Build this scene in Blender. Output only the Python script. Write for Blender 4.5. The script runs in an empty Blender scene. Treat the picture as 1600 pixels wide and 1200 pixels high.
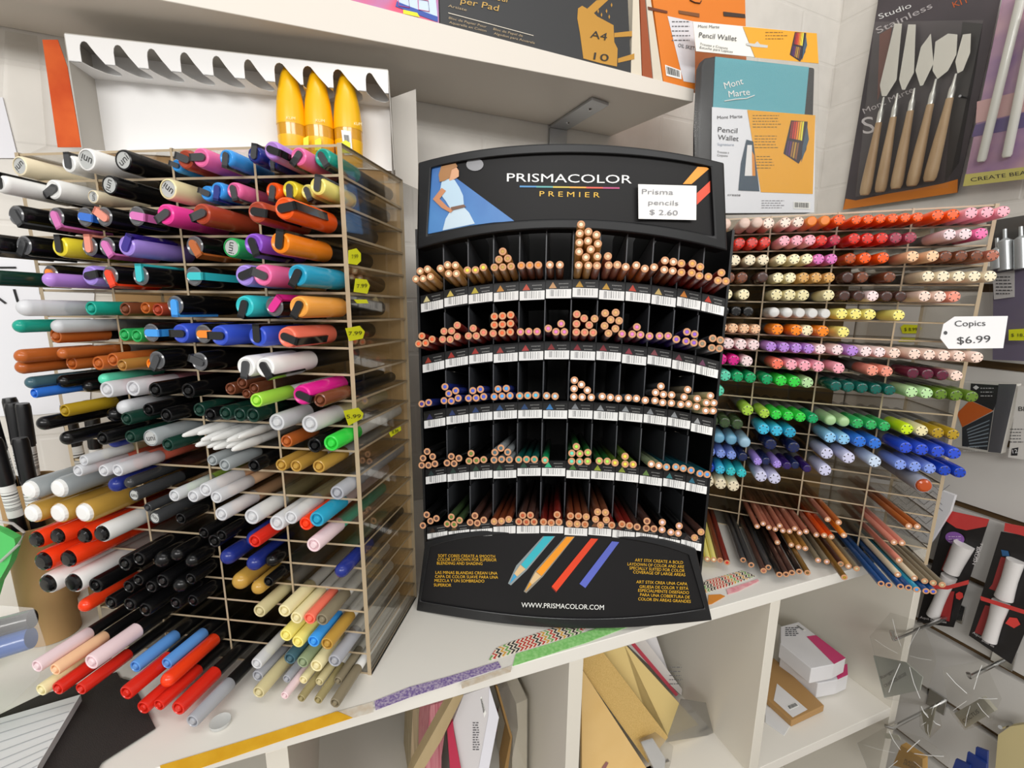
import bpy, bmesh, math, random
import numpy as np
from mathutils import Vector, Matrix
V = Vector
random.seed(7)
sc = bpy.context.scene
COL = sc.collection

# ------------------------------------------------------------------ camera
FPX = 720.0
TH = math.atan(140/720)
ROLL = .0097
CAM = V((0, 0, .354))
_R = V((1, 0, 0)); _D = V((0, -math.sin(TH), -math.cos(TH))); FW = V((0, math.cos(TH), -math.sin(TH)))
EX = _R*math.cos(ROLL) - _D*math.sin(ROLL)
EY = _R*math.sin(ROLL) + _D*math.cos(ROLL)
cam_d = bpy.data.cameras.new('camera')
cam_d.sensor_width = 36; cam_d.lens = 36*FPX/1600; cam_d.clip_start = .01; cam_d.clip_end = 50
cam = bpy.data.objects.new('camera', cam_d); COL.objects.link(cam)
cam.matrix_world = Matrix(((EX.x, -EY.x, -FW.x, CAM.x), (EX.y, -EY.y, -FW.y, CAM.y), (EX.z, -EY.z, -FW.z, CAM.z), (0, 0, 0, 1)))
sc.camera = cam
# ------------------------------------------------------------------ world, lamps, exposure
w = bpy.data.worlds.new('world'); sc.world = w; w.use_nodes = True
bg = w.node_tree.nodes['Background']; bg.inputs[0].default_value = (1, .985, .96, 1); bg.inputs[1].default_value = .62
def area(name, loc, target, sx, sy, e, col=(1, .982, .955)):
    l = bpy.data.lights.new(name, 'AREA'); l.shape = 'RECTANGLE'; l.size = sx; l.size_y = sy; l.energy = e; l.color = col
    o = bpy.data.objects.new(name, l); COL.objects.link(o); o.location = loc
    o.rotation_euler = (V(target)-V(loc)).to_track_quat('-Z', 'Y').to_euler()
area('ceiling_lamp', (-.45, -2.0, 1.25), (.05, .6, .25), 1.5, .5, 36)
area('fill_lamp_side', (1.25, -1.8, 1.3), (.1, .6, .2), 1.4, .5, 26)  # fill lamp added at the right front to even out the light
area('ceiling_lamp_near', (.15, -.3, 1.8), (.1, .5, .1), 1.3, .35, 7)
sc.view_settings.view_transform = 'Standard'; sc.view_settings.look = 'None'
sc.view_settings.exposure = -.12; sc.view_settings.gamma = 1
sc.view_settings.use_curve_mapping = False
try:
    sc.cycles.transparent_max_bounces = 40; sc.cycles.max_bounces = 8; sc.cycles.caustics_reflective = False; sc.cycles.caustics_refractive = False
except Exception: pass

# ------------------------------------------------------------------ helpers
def lin(h):
    h = h.lstrip('#'); c = [int(h[i:i+2], 16)/255 for i in (0, 2, 4)]
    return tuple(x/12.92 if x <= .04045 else ((x+.055)/1.055)**2.4 for x in c)
PAL = dict(white='ECECEA', ivory='ECDFC0', cream='E6DBAA', black='0C0C0D', charcoal='3A3B3D', brick='A8432B', pink='EE6FA6', hotpink='F0409A',
 sky='3E9BEA', blue='2F6FD0', denim='1E4E86', navy='22307F', lilac='B585D8', teal='1FA08C', orange='F5881F', vermilion='F55A18', yellow='EBD73A', paleyellow='EEE27E',
 purple='8A52C8', violet='33208A', lavender='A58BE0', turquoise='35C0C6', cyan='3FB8DC', ocean='2A9CC0', red='D2291B', scarlet='F0401A', coral='F2765E', salmon='E8937E',
 mauve='D873B8', royal='3A55C8', brown='74412A', copper='B5602A', gold='B89040', silver='9AA0A2', green='2FA85A', emerald='10A060', brightgreen='35D045', lime='A5E04A',
 darkgreen='15362C', magenta='D8208A', mint='5FD3B0', grey='A3A5AC', clear='E2E4E8', lightorange='F2A54A', mustard='A88A20', beige='C9BE92', khaki='9C9066',
 taupe='847A64', tan='D2A05C', peach='F2C39A', palepeach='F0D3C4', palepink='E9D0D4', cornflower='5B93D6', lightpink='F4A6B4', rose='9C3A4E', crimson='B52A44', maroon='5C1F33',
 darkbrown='4A3029', deepteal='0C5A50', palegreen='B5DBA0', olive='5C7A26', darkolive='3C5030', yellowgreen='A5CC45', chartreuse='C5E020', lightblue='8CC4EA',
 paleblue='A8CFE6', periwinkle='8098E0', deepblue='1A3FB0', inkblue='1A2550', lightlavender='CCCCE6', cobalt='2C4CC8', deeppurple='2E1A5C', rust='B04A1C',
 iceblue='C8D8EC', slate='40606C', sage='8C9A78', rosewood='A8644F', darkred='7A2018', rawwood='D9A67C', khakibrown='7A5A28', goldbrown='A8783A', mahogany='7A3A20',
 skyblue='7CB8D8', steel='5A6A78', yellowwhite='F6EBC0', peachwhite='F6DEC8', pinkwhite='F6DCDC', purewhite='FBFAF6', deepgreen='1C5A24', darkteal='14505C')
_M = {}
def mat(key, rough=.38, metal=0, spec=.5, trans=0, coat=0, bump=0, bscale=200):
    k = (key, rough, metal, spec, trans, coat, bump, bscale)
    if k in _M: return _M[k]
    m = bpy.data.materials.new('m_'+str(key)); m.use_nodes = True
    nt = m.node_tree; p = nt.nodes['Principled BSDF']
    p.inputs['Base Color'].default_value = (*lin(PAL.get(key, key)), 1)
    p.inputs['Roughness'].default_value = rough; p.inputs['Metallic'].default_value = metal
    p.inputs['Specular IOR Level'].default_value = spec
    p.inputs['Coat Weight'].default_value = coat; p.inputs['Coat Roughness'].default_value = .08
    if bump:
        n = nt.nodes.new('ShaderNodeTexNoise'); n.inputs['Scale'].default_value = bscale
        b = nt.nodes.new('ShaderNodeBump'); b.inputs['Strength'].default_value = bump; b.inputs['Distance'].default_value = .001
        tc = nt.nodes.new('ShaderNodeTexCoord'); nt.links.new(tc.outputs['Object'], n.inputs['Vector'])
        nt.links.new(n.outputs[0], b.inputs['Height']); nt.links.new(b.outputs[0], p.inputs['Normal'])
    if trans: clearish(nt, p, trans)
    _M[k] = m; return m
def clearish(nt, p, t):
    tr = nt.nodes.new('ShaderNodeBsdfTransparent'); mx = nt.nodes.new('ShaderNodeMixShader'); mx.inputs[0].default_value = 1-t
    nt.links.new(tr.outputs[0], mx.inputs[1]); nt.links.new(p.outputs[0], mx.inputs[2])
    nt.links.new(mx.outputs[0], nt.nodes['Material Output'].inputs[0])
def clear_mat(name, tint, gloss, rough=.04, base=.02):
    m = bpy.data.materials.new(name); m.use_nodes = True; nt = m.node_tree; nt.nodes.clear()
    out = nt.nodes.new('ShaderNodeOutputMaterial'); tr = nt.nodes.new('ShaderNodeBsdfTransparent'); tr.inputs[0].default_value = (*tint, 1)
    gl = nt.nodes.new('ShaderNodeBsdfGlossy'); gl.inputs['Roughness'].default_value = rough
    fr = nt.nodes.new('ShaderNodeFresnel'); fr.inputs[0].default_value = 1.35
    ma = nt.nodes.new('ShaderNodeMath'); ma.operation = 'MULTIPLY_ADD'; ma.inputs[1].default_value = gloss; ma.inputs[2].default_value = base
    mx = nt.nodes.new('ShaderNodeMixShader')
    nt.links.new(fr.outputs[0], ma.inputs[0]); nt.links.new(ma.outputs[0], mx.inputs[0]); nt.links.new(tr.outputs[0], mx.inputs[1]); nt.links.new(gl.outputs[0], mx.inputs[2])
    nt.links.new(mx.outputs[0], out.inputs[0]); return m
ACR = clear_mat('acrylic', (.985, .978, .958), .4, .05, .012)
FILM = clear_mat('clear_film', (.985, .985, .98), .45, .12, .012)
BAG = clear_mat('thin_bag', (.97, .97, .965), .8, .22, .05)
EDGE = mat('B09E82', .25)
def noise_mat(name, c1, c2, scale, rough=.5, detail=4, stretch=(1, 1, 1), bump=0):
    m = bpy.data.materials.new(name); m.use_nodes = True; nt = m.node_tree; p = nt.nodes['Principled BSDF']; p.inputs['Roughness'].default_value = rough
    tc = nt.nodes.new('ShaderNodeTexCoord'); mp = nt.nodes.new('ShaderNodeMapping'); mp.inputs['Scale'].default_value = stretch
    n = nt.nodes.new('ShaderNodeTexNoise'); n.inputs['Scale'].default_value = scale; n.inputs['Detail'].default_value = detail
    r = nt.nodes.new('ShaderNodeValToRGB'); r.color_ramp.elements[0].color = (*lin(c1), 1); r.color_ramp.elements[1].color = (*lin(c2), 1)
    r.color_ramp.elements[0].position = .35; r.color_ramp.elements[1].position = .65
    L = nt.links.new; L(tc.outputs['Object'], mp.inputs[0]); L(mp.outputs[0], n.inputs['Vector']); L(n.outputs[0], r.inputs[0]); L(r.outputs[0], p.inputs['Base Color'])
    if bump:
        b = nt.nodes.new('ShaderNodeBump'); b.inputs['Strength'].default_value = bump; b.inputs['Distance'].default_value = .002
        L(n.outputs[0], b.inputs['Height']); L(b.outputs[0], p.inputs['Normal'])
    return m
def stripe_mat(name, dark, light, scale, axis=0, thr=.5, lo=.12, hi=.88, rand=True):
    """bars across a generated axis (barcodes)"""
    m = bpy.data.materials.new(name); m.use_nodes = True; nt = m.node_tree; p = nt.nodes['Principled BSDF']; p.inputs['Roughness'].default_value = .45
    L = nt.links.new; N = nt.nodes.new
    tc = N('ShaderNodeTexCoord'); sp = N('ShaderNodeSeparateXYZ'); L(tc.outputs['Generated'], sp.inputs[0])
    oi = N('ShaderNodeObjectInfo')
    ml = N('ShaderNodeMath'); ml.operation = 'MULTIPLY_ADD'; ml.inputs[1].default_value = scale; L(sp.outputs[axis], ml.inputs[0]); L(oi.outputs['Random'], ml.inputs[2])
    wn = N('ShaderNodeTexWhiteNoise'); wn.noise_dimensions = '1D'
    fl = N('ShaderNodeMath'); fl.operation = 'FLOOR'; L(ml.outputs[0], fl.inputs[0]); L(fl.outputs[0], wn.inputs['W'])
    def cmp(src, op, val):
        n = N('ShaderNodeMath'); n.operation = op; L(src, n.inputs[0]); n.inputs[1].default_value = val; return n.outputs[0]
    def mul(a, b):
        n = N('ShaderNodeMath'); n.operation = 'MULTIPLY'; L(a, n.inputs[0]); L(b, n.inputs[1]); return n.outputs[0]
    f = cmp(wn.outputs['Value'], 'GREATER_THAN', thr)
    f = mul(f, mul(cmp(sp.outputs[axis], 'GREATER_THAN', lo), cmp(sp.outputs[axis], 'LESS_THAN', hi)))
    f = mul(f, mul(cmp(sp.outputs[2], 'GREATER_THAN', .22), cmp(sp.outputs[2], 'LESS_THAN', .9)))
    mx = N('ShaderNodeMix'); mx.data_type = 'RGBA'; mx.inputs[6].default_value = (*lin(light), 1); mx.inputs[7].default_value = (*lin(dark), 1)
    L(f, mx.inputs[0]); L(mx.outputs[2], p.inputs['Base Color']); return m
BARC = stripe_mat('barcode', '55555A', 'F2F2F0', 64, thr=.6, lo=.16, hi=.84)

class MB:
    def __init__(s): s.v = []; s.f = []; s.m = []
    def add(s, vs, fs, mi=0):
        o = len(s.v); s.v += [tuple(x) for x in vs]; s.f += [tuple(i+o for i in f) for f in fs]; s.m += [mi]*len(fs); return s
    def poly(s, pts, mi=0): return s.add(pts, [tuple(range(len(pts)))], mi)
    def prism(s, pts, d, mi=0, side=None):
        n = len(pts); a = [V(p) for p in pts]; b = [p+V(d) for p in a]
        s.add(a+b, [tuple(range(n)), tuple(range(2*n-1, n-1, -1))], mi)
        o = len(s.v)-2*n
        for i in range(n):
            j = (i+1) % n; s.f.append((o+j, o+i, o+n+i, o+n+j)); s.m.append(mi if side is None else side)
        return s
    def box(s, o, x, y, z, mi=0):
        o, x, y, z = V(o), V(x), V(y), V(z)
        c = [o, o+x, o+x+y, o+y, o+z, o+x+z, o+x+y+z, o+y+z]
        return s.add(c, [(0, 3, 2, 1), (4, 5, 6, 7), (0, 1, 5, 4), (1, 2, 6, 5), (2, 3, 7, 6), (3, 0, 4, 7)], mi)
    def lathe(s, prof, seg=20, mis=0, origin=(0, 0, 0), axis=None):
        """prof [(r, y)] round +Y (or AXIS); mis: index or one per ring"""
        o = V(origin); q = V((0, 1, 0)).rotation_difference(V(axis)) if axis is not None else None
        base = len(s.v); rings = []
        for r, y in prof:
            if r < 1e-7:
                p = V((0, y, 0)); p = (q @ p if q else p)+o; rings.append([len(s.v)]*seg); s.v.append(tuple(p))
            else:
                ids = []
                for k in range(seg):
                    t = 2*math.pi*k/seg; p = V((r*math.cos(t), y, r*math.sin(t))); p = (q @ p if q else p)+o
                    ids.append(len(s.v)); s.v.append(tuple(p))
                rings.append(ids)
        for i in range(len(prof)-1):
            mi = mis if isinstance(mis, int) else mis[i]
            for k in range(seg):
                j = (k+1) % seg; f = [rings[i][k], rings[i][j], rings[i+1][j], rings[i+1][k]]
                g = []
                for x in f:
                    if x not in g: g.append(x)
                if len(g) > 2: s.f.append(tuple(g)); s.m.append(mi if isinstance(mi, int) else mi(k))
        return s
    def tube(s, pts, r, seg=8, mi=0):
        pts = [V(p) for p in pts]; rings = []
        for i, p in enumerate(pts):
            t = (pts[min(i+1, len(pts)-1)]-pts[max(i-1, 0)]).normalized()
            u = t.cross(V((0, 0, 1))); u = u.normalized() if u.length > 1e-3 else V((1, 0, 0)); w2 = t.cross(u)
            rings.append(len(s.v))
            for k in range(seg):
                a = 2*math.pi*k/seg; s.v.append(tuple(p+(u*math.cos(a)+w2*math.sin(a))*r))
        for i in range(len(pts)-1):
            for k in range(seg):
                j = (k+1) % seg; s.f.append((rings[i]+k, rings[i]+j, rings[i+1]+j, rings[i+1]+k)); s.m.append(mi)
        for e in (0, -1): s.f.append(tuple(rings[e]+k for k in range(seg))); s.m.append(mi)
        return s
    def mesh(s, name, base=(0, 0, 0), nm=1, smooth=35, fix=True):
        b = V(base); me = bpy.data.meshes.new(name); me.from_pydata([V(x)-b for x in s.v], [], s.f)
        for i in range(nm): me.materials.append(None)
        me.polygons.foreach_set('material_index', s.m)
        if fix:
            bm = bmesh.new(); bm.from_mesh(me); bmesh.ops.recalc_face_normals(bm, faces=bm.faces); bm.to_mesh(me); bm.free()
        if smooth:
            me.polygons.foreach_set('use_smooth', [True]*len(me.polygons)); me.set_sharp_from_angle(angle=math.radians(smooth))
        me.update(); return me
def setm(o, mats):
    for i, m in enumerate(mats):
        o.material_slots[i].link = 'OBJECT'; o.material_slots[i].material = m
def link(name, me, mats, parent=None):
    o = bpy.data.objects.new(name, me); COL.objects.link(o); setm(o, mats)
    if parent: o.parent = parent
    return o
def tag(o, label, cat, group=None, kind=None):
    if label: o['label'] = label
    if cat: o['category'] = cat
    if group: o['group'] = group
    if kind: o['kind'] = kind
    return o
def thing(name, label, cat, base=(0, 0, 0), group=None):
    o = bpy.data.objects.new(name, None); COL.objects.link(o); o.location = base; o.empty_display_size = .02
    return tag(o, label, cat, group)
def _base(o):
    b = V((0, 0, 0))
    while o is not None: b = b+o.location; o = o.parent
    return b
def part(root, name, mb, mats, smooth=35, fix=True, bevel=0):
    if not isinstance(mats, (list, tuple)): mats = [mats]
    o = link(name, mb.mesh(name, _base(root), len(mats), smooth, fix), mats, root)
    if bevel:
        b = o.modifiers.new('soft_edge', 'BEVEL'); b.width = bevel; b.segments = 3; b.limit_method = 'ANGLE'; b.angle_limit = math.radians(50)
    return o
def solo(name, mb, mats, label, cat, base, group=None, kind=None, smooth=35, bevel=0):
    """a thing (or structure) that is one mesh"""
    if not isinstance(mats, (list, tuple)): mats = [mats]
    o = link(name, mb.mesh(name, base, len(mats), smooth), mats); o.location = base
    if bevel:
        b = o.modifiers.new('soft_edge', 'BEVEL'); b.width = bevel; b.segments = 2; b.limit_method = 'ANGLE'
    return tag(o, label, cat, group, kind)
# pixel rays meeting real surfaces
def ray(x, y): return EX*(x-800)+EY*(y-600)+FW*FPX
class Plane:
    def __init__(s, p, n): s.p = V(p); s.n = V(n).normalized()
    def __call__(s, x, y, off=0):
        d = ray(x, y); return CAM+d*(((s.p+s.n*off-CAM).dot(s.n))/d.dot(s.n))
    def pts(s, px, off=0): return [s(x, y, off) for x, y in px]
_tm = {}
def text_raw(body, bold=0):
    if (body, bold) in _tm: return _tm[(body, bold)]
    cu = bpy.data.curves.new('t', 'FONT'); cu.body = body; cu.size = 1; cu.resolution_u = 3; cu.offset = bold
    o = bpy.data.objects.new('t', cu); COL.objects.link(o)
    dg = bpy.context.evaluated_depsgraph_get(); dg.update()
    me = bpy.data.meshes.new_from_object(o.evaluated_get(dg))
    vs = [tuple(v.co) for v in me.vertices]; fs = [tuple(p.vertices) for p in me.polygons]
    bpy.data.objects.remove(o); bpy.data.curves.remove(cu); bpy.data.meshes.remove(me)
    _tm[(body, bold)] = (vs, fs); return vs, fs
def text_on(mb, body, pl, pr, ph, U, mi=0, off=.0006, slant=0, bold=0):
    """lettering from pixel PL to PR along the baseline, PH px cap height, laid on surface U"""
    vs, fs = text_raw(body, bold)
    if not vs: return
    x0 = min(v[0] for v in vs); x1 = max(v[0] for v in vs); dx, dy = pr[0]-pl[0], pr[1]-pl[1]; L = math.hypot(dx, dy)
    ux, uy = dx/L, dy/L; nx, ny = uy, -ux
    k = L/(x1-x0); kh = ph/.7
    out = []
    for v in vs:
        a = (v[0]-x0)*k+v[1]*kh*slant; b = v[1]*kh
        out.append(U(pl[0]+ux*a+nx*b, pl[1]+uy*a+ny*b, off))
    mb.add(out, fs, mi)
def lines_on(mb, rows, U, mi=0, off=.0006):
    for body, pl, pr, ph in rows: text_on(mb, body, pl, pr, ph, U, mi, off)
NUM = 'zero one two three four five six seven eight nine ten eleven twelve thirteen fourteen fifteen sixteen seventeen eighteen nineteen twenty'.split()
ORD = 'zeroth first second third fourth fifth sixth seventh eighth ninth tenth eleventh twelfth thirteenth fourteenth fifteenth sixteenth seventeenth eighteenth nineteenth twentieth'.split()
def num(i): return NUM[i] if i <= 20 else ('twenty ' + NUM[i-20] if i < 30 else 'thirty '+NUM[i-30]).replace(' zero', '')
def ordw(i): return ORD[i] if i <= 20 else ('twenty ' + ORD[i-20] if i < 30 else 'thirty ' + ORD[i-30])
NICE = dict(hotpink='hot pink', paleyellow='pale yellow', brightgreen='bright green', darkgreen='dark green', lightorange='light orange', palepeach='pale peach',
 palepink='pale pink', lightpink='light pink', darkbrown='dark brown', deepteal='deep teal', palegreen='pale green', darkolive='dark olive', yellowgreen='yellow green',
 lightblue='light blue', paleblue='pale blue', deepblue='deep blue', inkblue='inky navy', lightlavender='pale lavender', deeppurple='deep purple', iceblue='ice blue',
 rosewood='rosy brown', darkred='dark red', rawwood='bare wood', khakibrown='khaki brown', goldbrown='golden brown', skyblue='dull sky', yellowwhite='yellowish white',
 peachwhite='peachy white', pinkwhite='pinkish white', purewhite='pure white', deepgreen='deep green', darkteal='dark teal', clear='clear', ocean='ocean blue', mint='mint green')
def nice(c): return NICE.get(c, c)
# ------------------------------------------------------------------ the room
def rot2(deg): a = math.radians(deg); return V((math.cos(a), math.sin(a), 0))
CORNER = V((.715, 1.15, 0)); WD = rot2(24.5); WN = V((WD.y, -WD.x, 0))
RD = V((math.sin(math.radians(21.4)), -math.cos(math.radians(21.4)), 0)); RN = V((RD.y, -RD.x, 0))
def block_mat(name, c1, c2):
    m = bpy.data.materials.new(name); m.use_nodes = True; nt = m.node_tree; p = nt.nodes['Principled BSDF']; p.inputs['Roughness'].default_value = .55
    L = nt.links.new; N = nt.nodes.new
    tc = N('ShaderNodeTexCoord'); sp = N('ShaderNodeSeparateXYZ'); cb = N('ShaderNodeCombineXYZ'); L(tc.outputs['Object'], sp.inputs[0]); L(sp.outputs[0], cb.inputs[0]); L(sp.outputs[2], cb.inputs[1])
    br = N('ShaderNodeTexBrick'); br.inputs['Scale'].default_value = 1; br.inputs['Mortar Size'].default_value = .004; br.inputs['Mortar Smooth'].default_value = .6
    br.inputs['Brick Width'].default_value = .24; br.inputs['Row Height'].default_value = .086; L(cb.outputs[0], br.inputs[0])
    n = N('ShaderNodeTexNoise'); n.inputs['Scale'].default_value = 22; n.inputs['Detail'].default_value = 7; L(tc.outputs['Object'], n.inputs['Vector'])
    v = N('ShaderNodeTexVoronoi'); v.inputs['Scale'].default_value = 70; L(tc.outputs['Object'], v.inputs['Vector'])
    pit = N('ShaderNodeMath'); pit.operation = 'LESS_THAN'; pit.inputs[1].default_value = .1; L(v.outputs['Distance'], pit.inputs[0])
    r = N('ShaderNodeValToRGB'); r.color_ramp.elements[0].color = (*lin(c1), 1); r.color_ramp.elements[1].color = (*lin(c2), 1); r.color_ramp.elements[0].position = .3; r.color_ramp.elements[1].position = .6
    L(n.outputs[0], r.inputs[0]); L(r.outputs[0], p.inputs['Base Color'])
    b1 = N('ShaderNodeBump'); b1.inputs['Strength'].default_value = .22; b1.inputs['Distance'].default_value = .006; b1.invert = True; L(br.outputs['Fac'], b1.inputs['Height'])
    b2 = N('ShaderNodeBump'); b2.inputs['Strength'].default_value = .25; b2.inputs['Distance'].default_value = .004; L(n.outputs[0], b2.inputs['Height']); L(b1.outputs[0], b2.inputs['Normal'])
    b3 = N('ShaderNodeBump'); b3.inputs['Strength'].default_value = .35; b3.inputs['Distance'].default_value = .003; b3.invert = True; L(pit.outputs[0], b3.inputs['Height']); L(b2.outputs[0], b3.inputs['Normal'])
    L(b3.outputs[0], p.inputs['Normal']); return m
WALLM = block_mat('painted_blockwork', 'D3CFC8', 'DBD7D0')
def wall(name, ang, x0, x1, z0, z1, y0, y1, m, loc=CORNER):
    o = link(name, MB().box((x0, y0, z0), (x1-x0, 0, 0), (0, y1-y0, 0), (0, 0, z1-z0)).mesh(name), [m])
    o.matrix_world = Matrix.Translation(loc) @ Matrix.Rotation(math.radians(ang), 4, 'Z'); o['kind'] = 'structure'; return o
wall('wall_back', 24.5, -2.6, .05, -.9, 1.7, 0, .06, WALLM)
RA = math.degrees(math.atan2(RD.y, RD.x))      # the side wall runs from the corner towards the viewer
wall('wall_right', RA, 0, 2.2, -.9, 1.7, 0, .06, WALLM)
SLAT = mat('C9C6C1', .45); GROOVE = mat('5C4526', .5)
SO = .20                                       # the slatted panel stands on battens clear of the brickwork
PBACK = Plane(CORNER, WN); PRIGHT = Plane(CORNER, RN); PSL = Plane(CORNER+RN*SO, RN)
SLC = CORNER+RN*(SO-.016)
_g = sorted([PSL(x, y).z for x, y in ((1520, 1022), (1515, 1124), (1530, 804), (1555, 573.5))]); GP = (_g[3]-_g[0])/4.98
STOP = min(.40, PSL(1575, 345).z)
wall('wall_right_backing', RA, .12, 2.2, -.9, STOP, -.004, -.0005, GROOVE, SLC)
for bx0 in (.2, 1.0, 1.9): wall('wall_right_batten', RA, bx0, bx0+.04, -.9, STOP-.02, -.0003, SO-.0165, mat('A08A6A', .6), SLC)
z = _g[0]-GP*3
while z < STOP-.02:
    wall('wall_right_board', RA, .12, 2.2, z+.006, min(z+GP-.006, STOP), -.016, -.0045, SLAT, SLC); z += GP
fl = solo('floor', MB().box((-3, -2.5, -.95), (6, 0, 0), (0, 5, 0), (0, 0, .05)), mat('8A8178', .6), None, None, (0, 0, 0), kind='structure')
# ------------------------------------------------------------------ upper wall shelf and its bracket
LAM = mat('E4E1DA', .4); LAM2 = mat('D9D4C8', .4)
ZS = .6358
sf0, sf1 = V((-.351, .518, 0)), V((.2528, .7449, 0)); SD = (sf1-sf0).normalized(); SN = V((SD.y, -SD.x, 0))
PSHF = Plane(sf0, SN)
ztop = PSHF(680, 34).z
def wall_y(x): return CORNER.y-(CORNER.x-x)*WD.y/WD.x
A0 = sf0-SD*.55; A1 = sf1+SD*.012
B1 = V((A1.x-.09, wall_y(A1.x-.09)-.0015, 0)); B0 = V((A0.x-.02, wall_y(A0.x-.02)-.0015, 0))
zt2 = PSHF(1084, 139).z; _k = (zt2-ztop)/((PSHF(1084, 139)-PSHF(680, 34)).dot(SD)); _s0 = (PSHF(680, 34)-sf0).dot(SD)
def shelf_top(p): return ztop+_k*((V((p.x, p.y, 0))-sf0).dot(SD)-_s0)      # the board's top sags a little towards its free end
_mb = MB().prism([(p.x, p.y, ZS) for p in (A0, A1, B1, B0)], (0, 0, .02)); _mb.v = [v if i < 4 else (v[0], v[1], shelf_top(V(v))) for i, v in enumerate(_mb.v)]
solo('wall_shelf', _mb, mat('DDD6CC', .42), 'white laminate wall shelf carrying the paper pads', 'shelf', A0+V((0, 0, ZS)), bevel=.0008)
ub = thing('shelf_bracket', 'grey steel bracket screwed under the white wall shelf', 'bracket', (.05, .8, ZS-.004))
PZ = Plane((0, 0, ZS-.0045), (0, 0, -1))
e1, e2 = PZ(925, 156), PZ(951, 165); dirb = (V((.08, wall_y(.08), 0))-V((e1.x, e1.y, 0))).normalized()
dirb = -WN; L1 = (e1-PBACK.p).dot(WN)-.0046; L2 = (e2-PBACK.p).dot(WN)-.0046
part(ub, 'arm', MB().prism([e1, e2, e2-WN*L2, e1-WN*L1], (0, 0, .004)), mat('B4B6B8', .35, .6), bevel=.0006)
part(ub, 'wall_plate', MB().prism([e1-WN*L1, e2-WN*L2, e2-WN*L2-V((0, 0, .11)), e1-WN*L1-V((0, 0, .11))], -WN*.004), mat('B4B6B8', .35, .6), bevel=.0006)
for fx in (.22, .72):
    c = (e1+e2)/2-WN*(L1*fx); part(ub, 'screw', MB().lathe([(0, -.0016), (.0016, -.0016), (.0016, -.0008), (.003, -.0014), (.0042, 0)], 14, [0, 1, 0, 0], c, (0, 0, 1)), [mat('C8C9CA', .25, .9), mat('303030')])
# ------------------------------------------------------------------ the cube shelving bench
BD = rot2(20.5); BN = V((-BD.y, BD.x, 0)); BA = V((-.089, .352, 0))
def bp(s, t, z=0): q = BA+BD*s+BN*t; return V((q.x, q.y, z))
def PB(t): return Plane(BA+BN*t, -BN)
bench = thing('cube_shelf_unit', 'white laminate cube shelving unit with the pen racks standing on top', 'shelving', bp(-.7, .2, -.85))
BT, DT = .0155, .0165
def bbox(s0, s1, t0, t1, z0, z1): return MB().box(bp(s0, t0, z0), BD*(s1-s0), BN*(t1-t0), (0, 0, z1-z0))
part(bench, 'top_board', bbox(-.75, .748, 0, .40, -BT, 0), mat('E2DFD7', .4), bevel=.0008)
for s in (-.674, -.395, -.117, .161, .4385, .7305): part(bench, 'divider', bbox(s, s+DT, .0006, .38, -.85, -BT-.0002), LAM2, bevel=.0006)
for z in (-.288, -.57): part(bench, 'inner_shelf', bbox(-.75+.0, .7303, .001, .379, z, z+.016), mat('DFDBD2', .4), bevel=.0006)
part(bench, 'back_panel', bbox(-.74, .747, .3802, .386, -.85, -BT-.0002), mat('DEDBD5', .45))
# washi tape stuck along the bench edge
PTOP = Plane((0, 0, .0004), (0, 0, 1))
def tape(px, m, label, h=.0005, name='tape_strip'):
    pts = PTOP.pts(px); c = sum(pts, V((0, 0, 0)))/len(pts)
    return solo(name, MB().prism(pts, (0, 0, h)), m, label, 'tape', c, 'old tape strips on the bench edge', smooth=0)
YT = noise_mat('yellow_tape', 'D9A21E', 'E2B02C', 60, .5); GT = noise_mat('green_tape', '7CC46A', '9ED88A', 300, .5)
PT = noise_mat('purple_tape', '6F5A94', 'B3A6BC', 500, .6, 2); RT = noise_mat('torn_tape', 'C9B9A2', 'D8D2C6', 120, .6)
def zig_mat():
    m = bpy.data.materials.new('zigzag_tape'); m.use_nodes = True; nt = m.node_tree; L = nt.links.new; N = nt.nodes.new; p = nt.nodes['Principled BSDF']; p.inputs['Roughness'].default_value = .5
    tc = N('ShaderNodeTexCoord'); mp = N('ShaderNodeMapping'); mp.inputs['Rotation'].default_value = (0, 0, math.radians(-20.5)); L(tc.outputs['Object'], mp.inputs[0])
    sp = N('ShaderNodeSeparateXYZ'); L(mp.outputs[0], sp.inputs[0])
    def M(op, a, b, c=None):
        n = N('ShaderNodeMath'); n.operation = op
        for i, x in enumerate((a, b, c)):
            if x is None: continue
            if isinstance(x, (int, float)): n.inputs[i].default_value = x
            else: L(x, n.inputs[i])
        return n.outputs[0]
    y = M('MULTIPLY', M('PINGPONG', M('MULTIPLY', sp.outputs[1], 170), .5), 1.6)
    f = M('FRACT', M('MULTIPLY_ADD', sp.outputs[0], 210, y), 0)
    w = N('ShaderNodeTexWhiteNoise'); w.noise_dimensions = '1D'; L(M('FLOOR', M('MULTIPLY_ADD', sp.outputs[0], 210, y), 0), w.inputs['W'])
    r = N('ShaderNodeValToRGB'); r.color_ramp.interpolation = 'CONSTANT'; e = r.color_ramp.elements
    e[0].color = (*lin('C2342C'), 1); e[1].position = .4; e[1].color = (*lin('26282A'), 1); x = e.new(.65); x.color = (*lin('6FA85A'), 1); x = e.new(.85); x.color = (*lin('D9A03C'), 1)
    L(w.outputs['Value'], r.inputs[0]); mx = N('ShaderNodeMix'); mx.data_type = 'RGBA'; mx.inputs[6].default_value = (*lin('E6DCC8'), 1); L(r.outputs[0], mx.inputs[7]); L(M('GREATER_THAN', f, .5), mx.inputs[0]); L(mx.outputs[2], p.inputs['Base Color']); return m
ZT = zig_mat()
tape([(250, 1197), (420, 1146), (527, 1112), (551, 1122), (430, 1161), (306, 1203), (255, 1222)], YT, 'long yellow tape strip along the bench edge below the beige pens')
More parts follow.
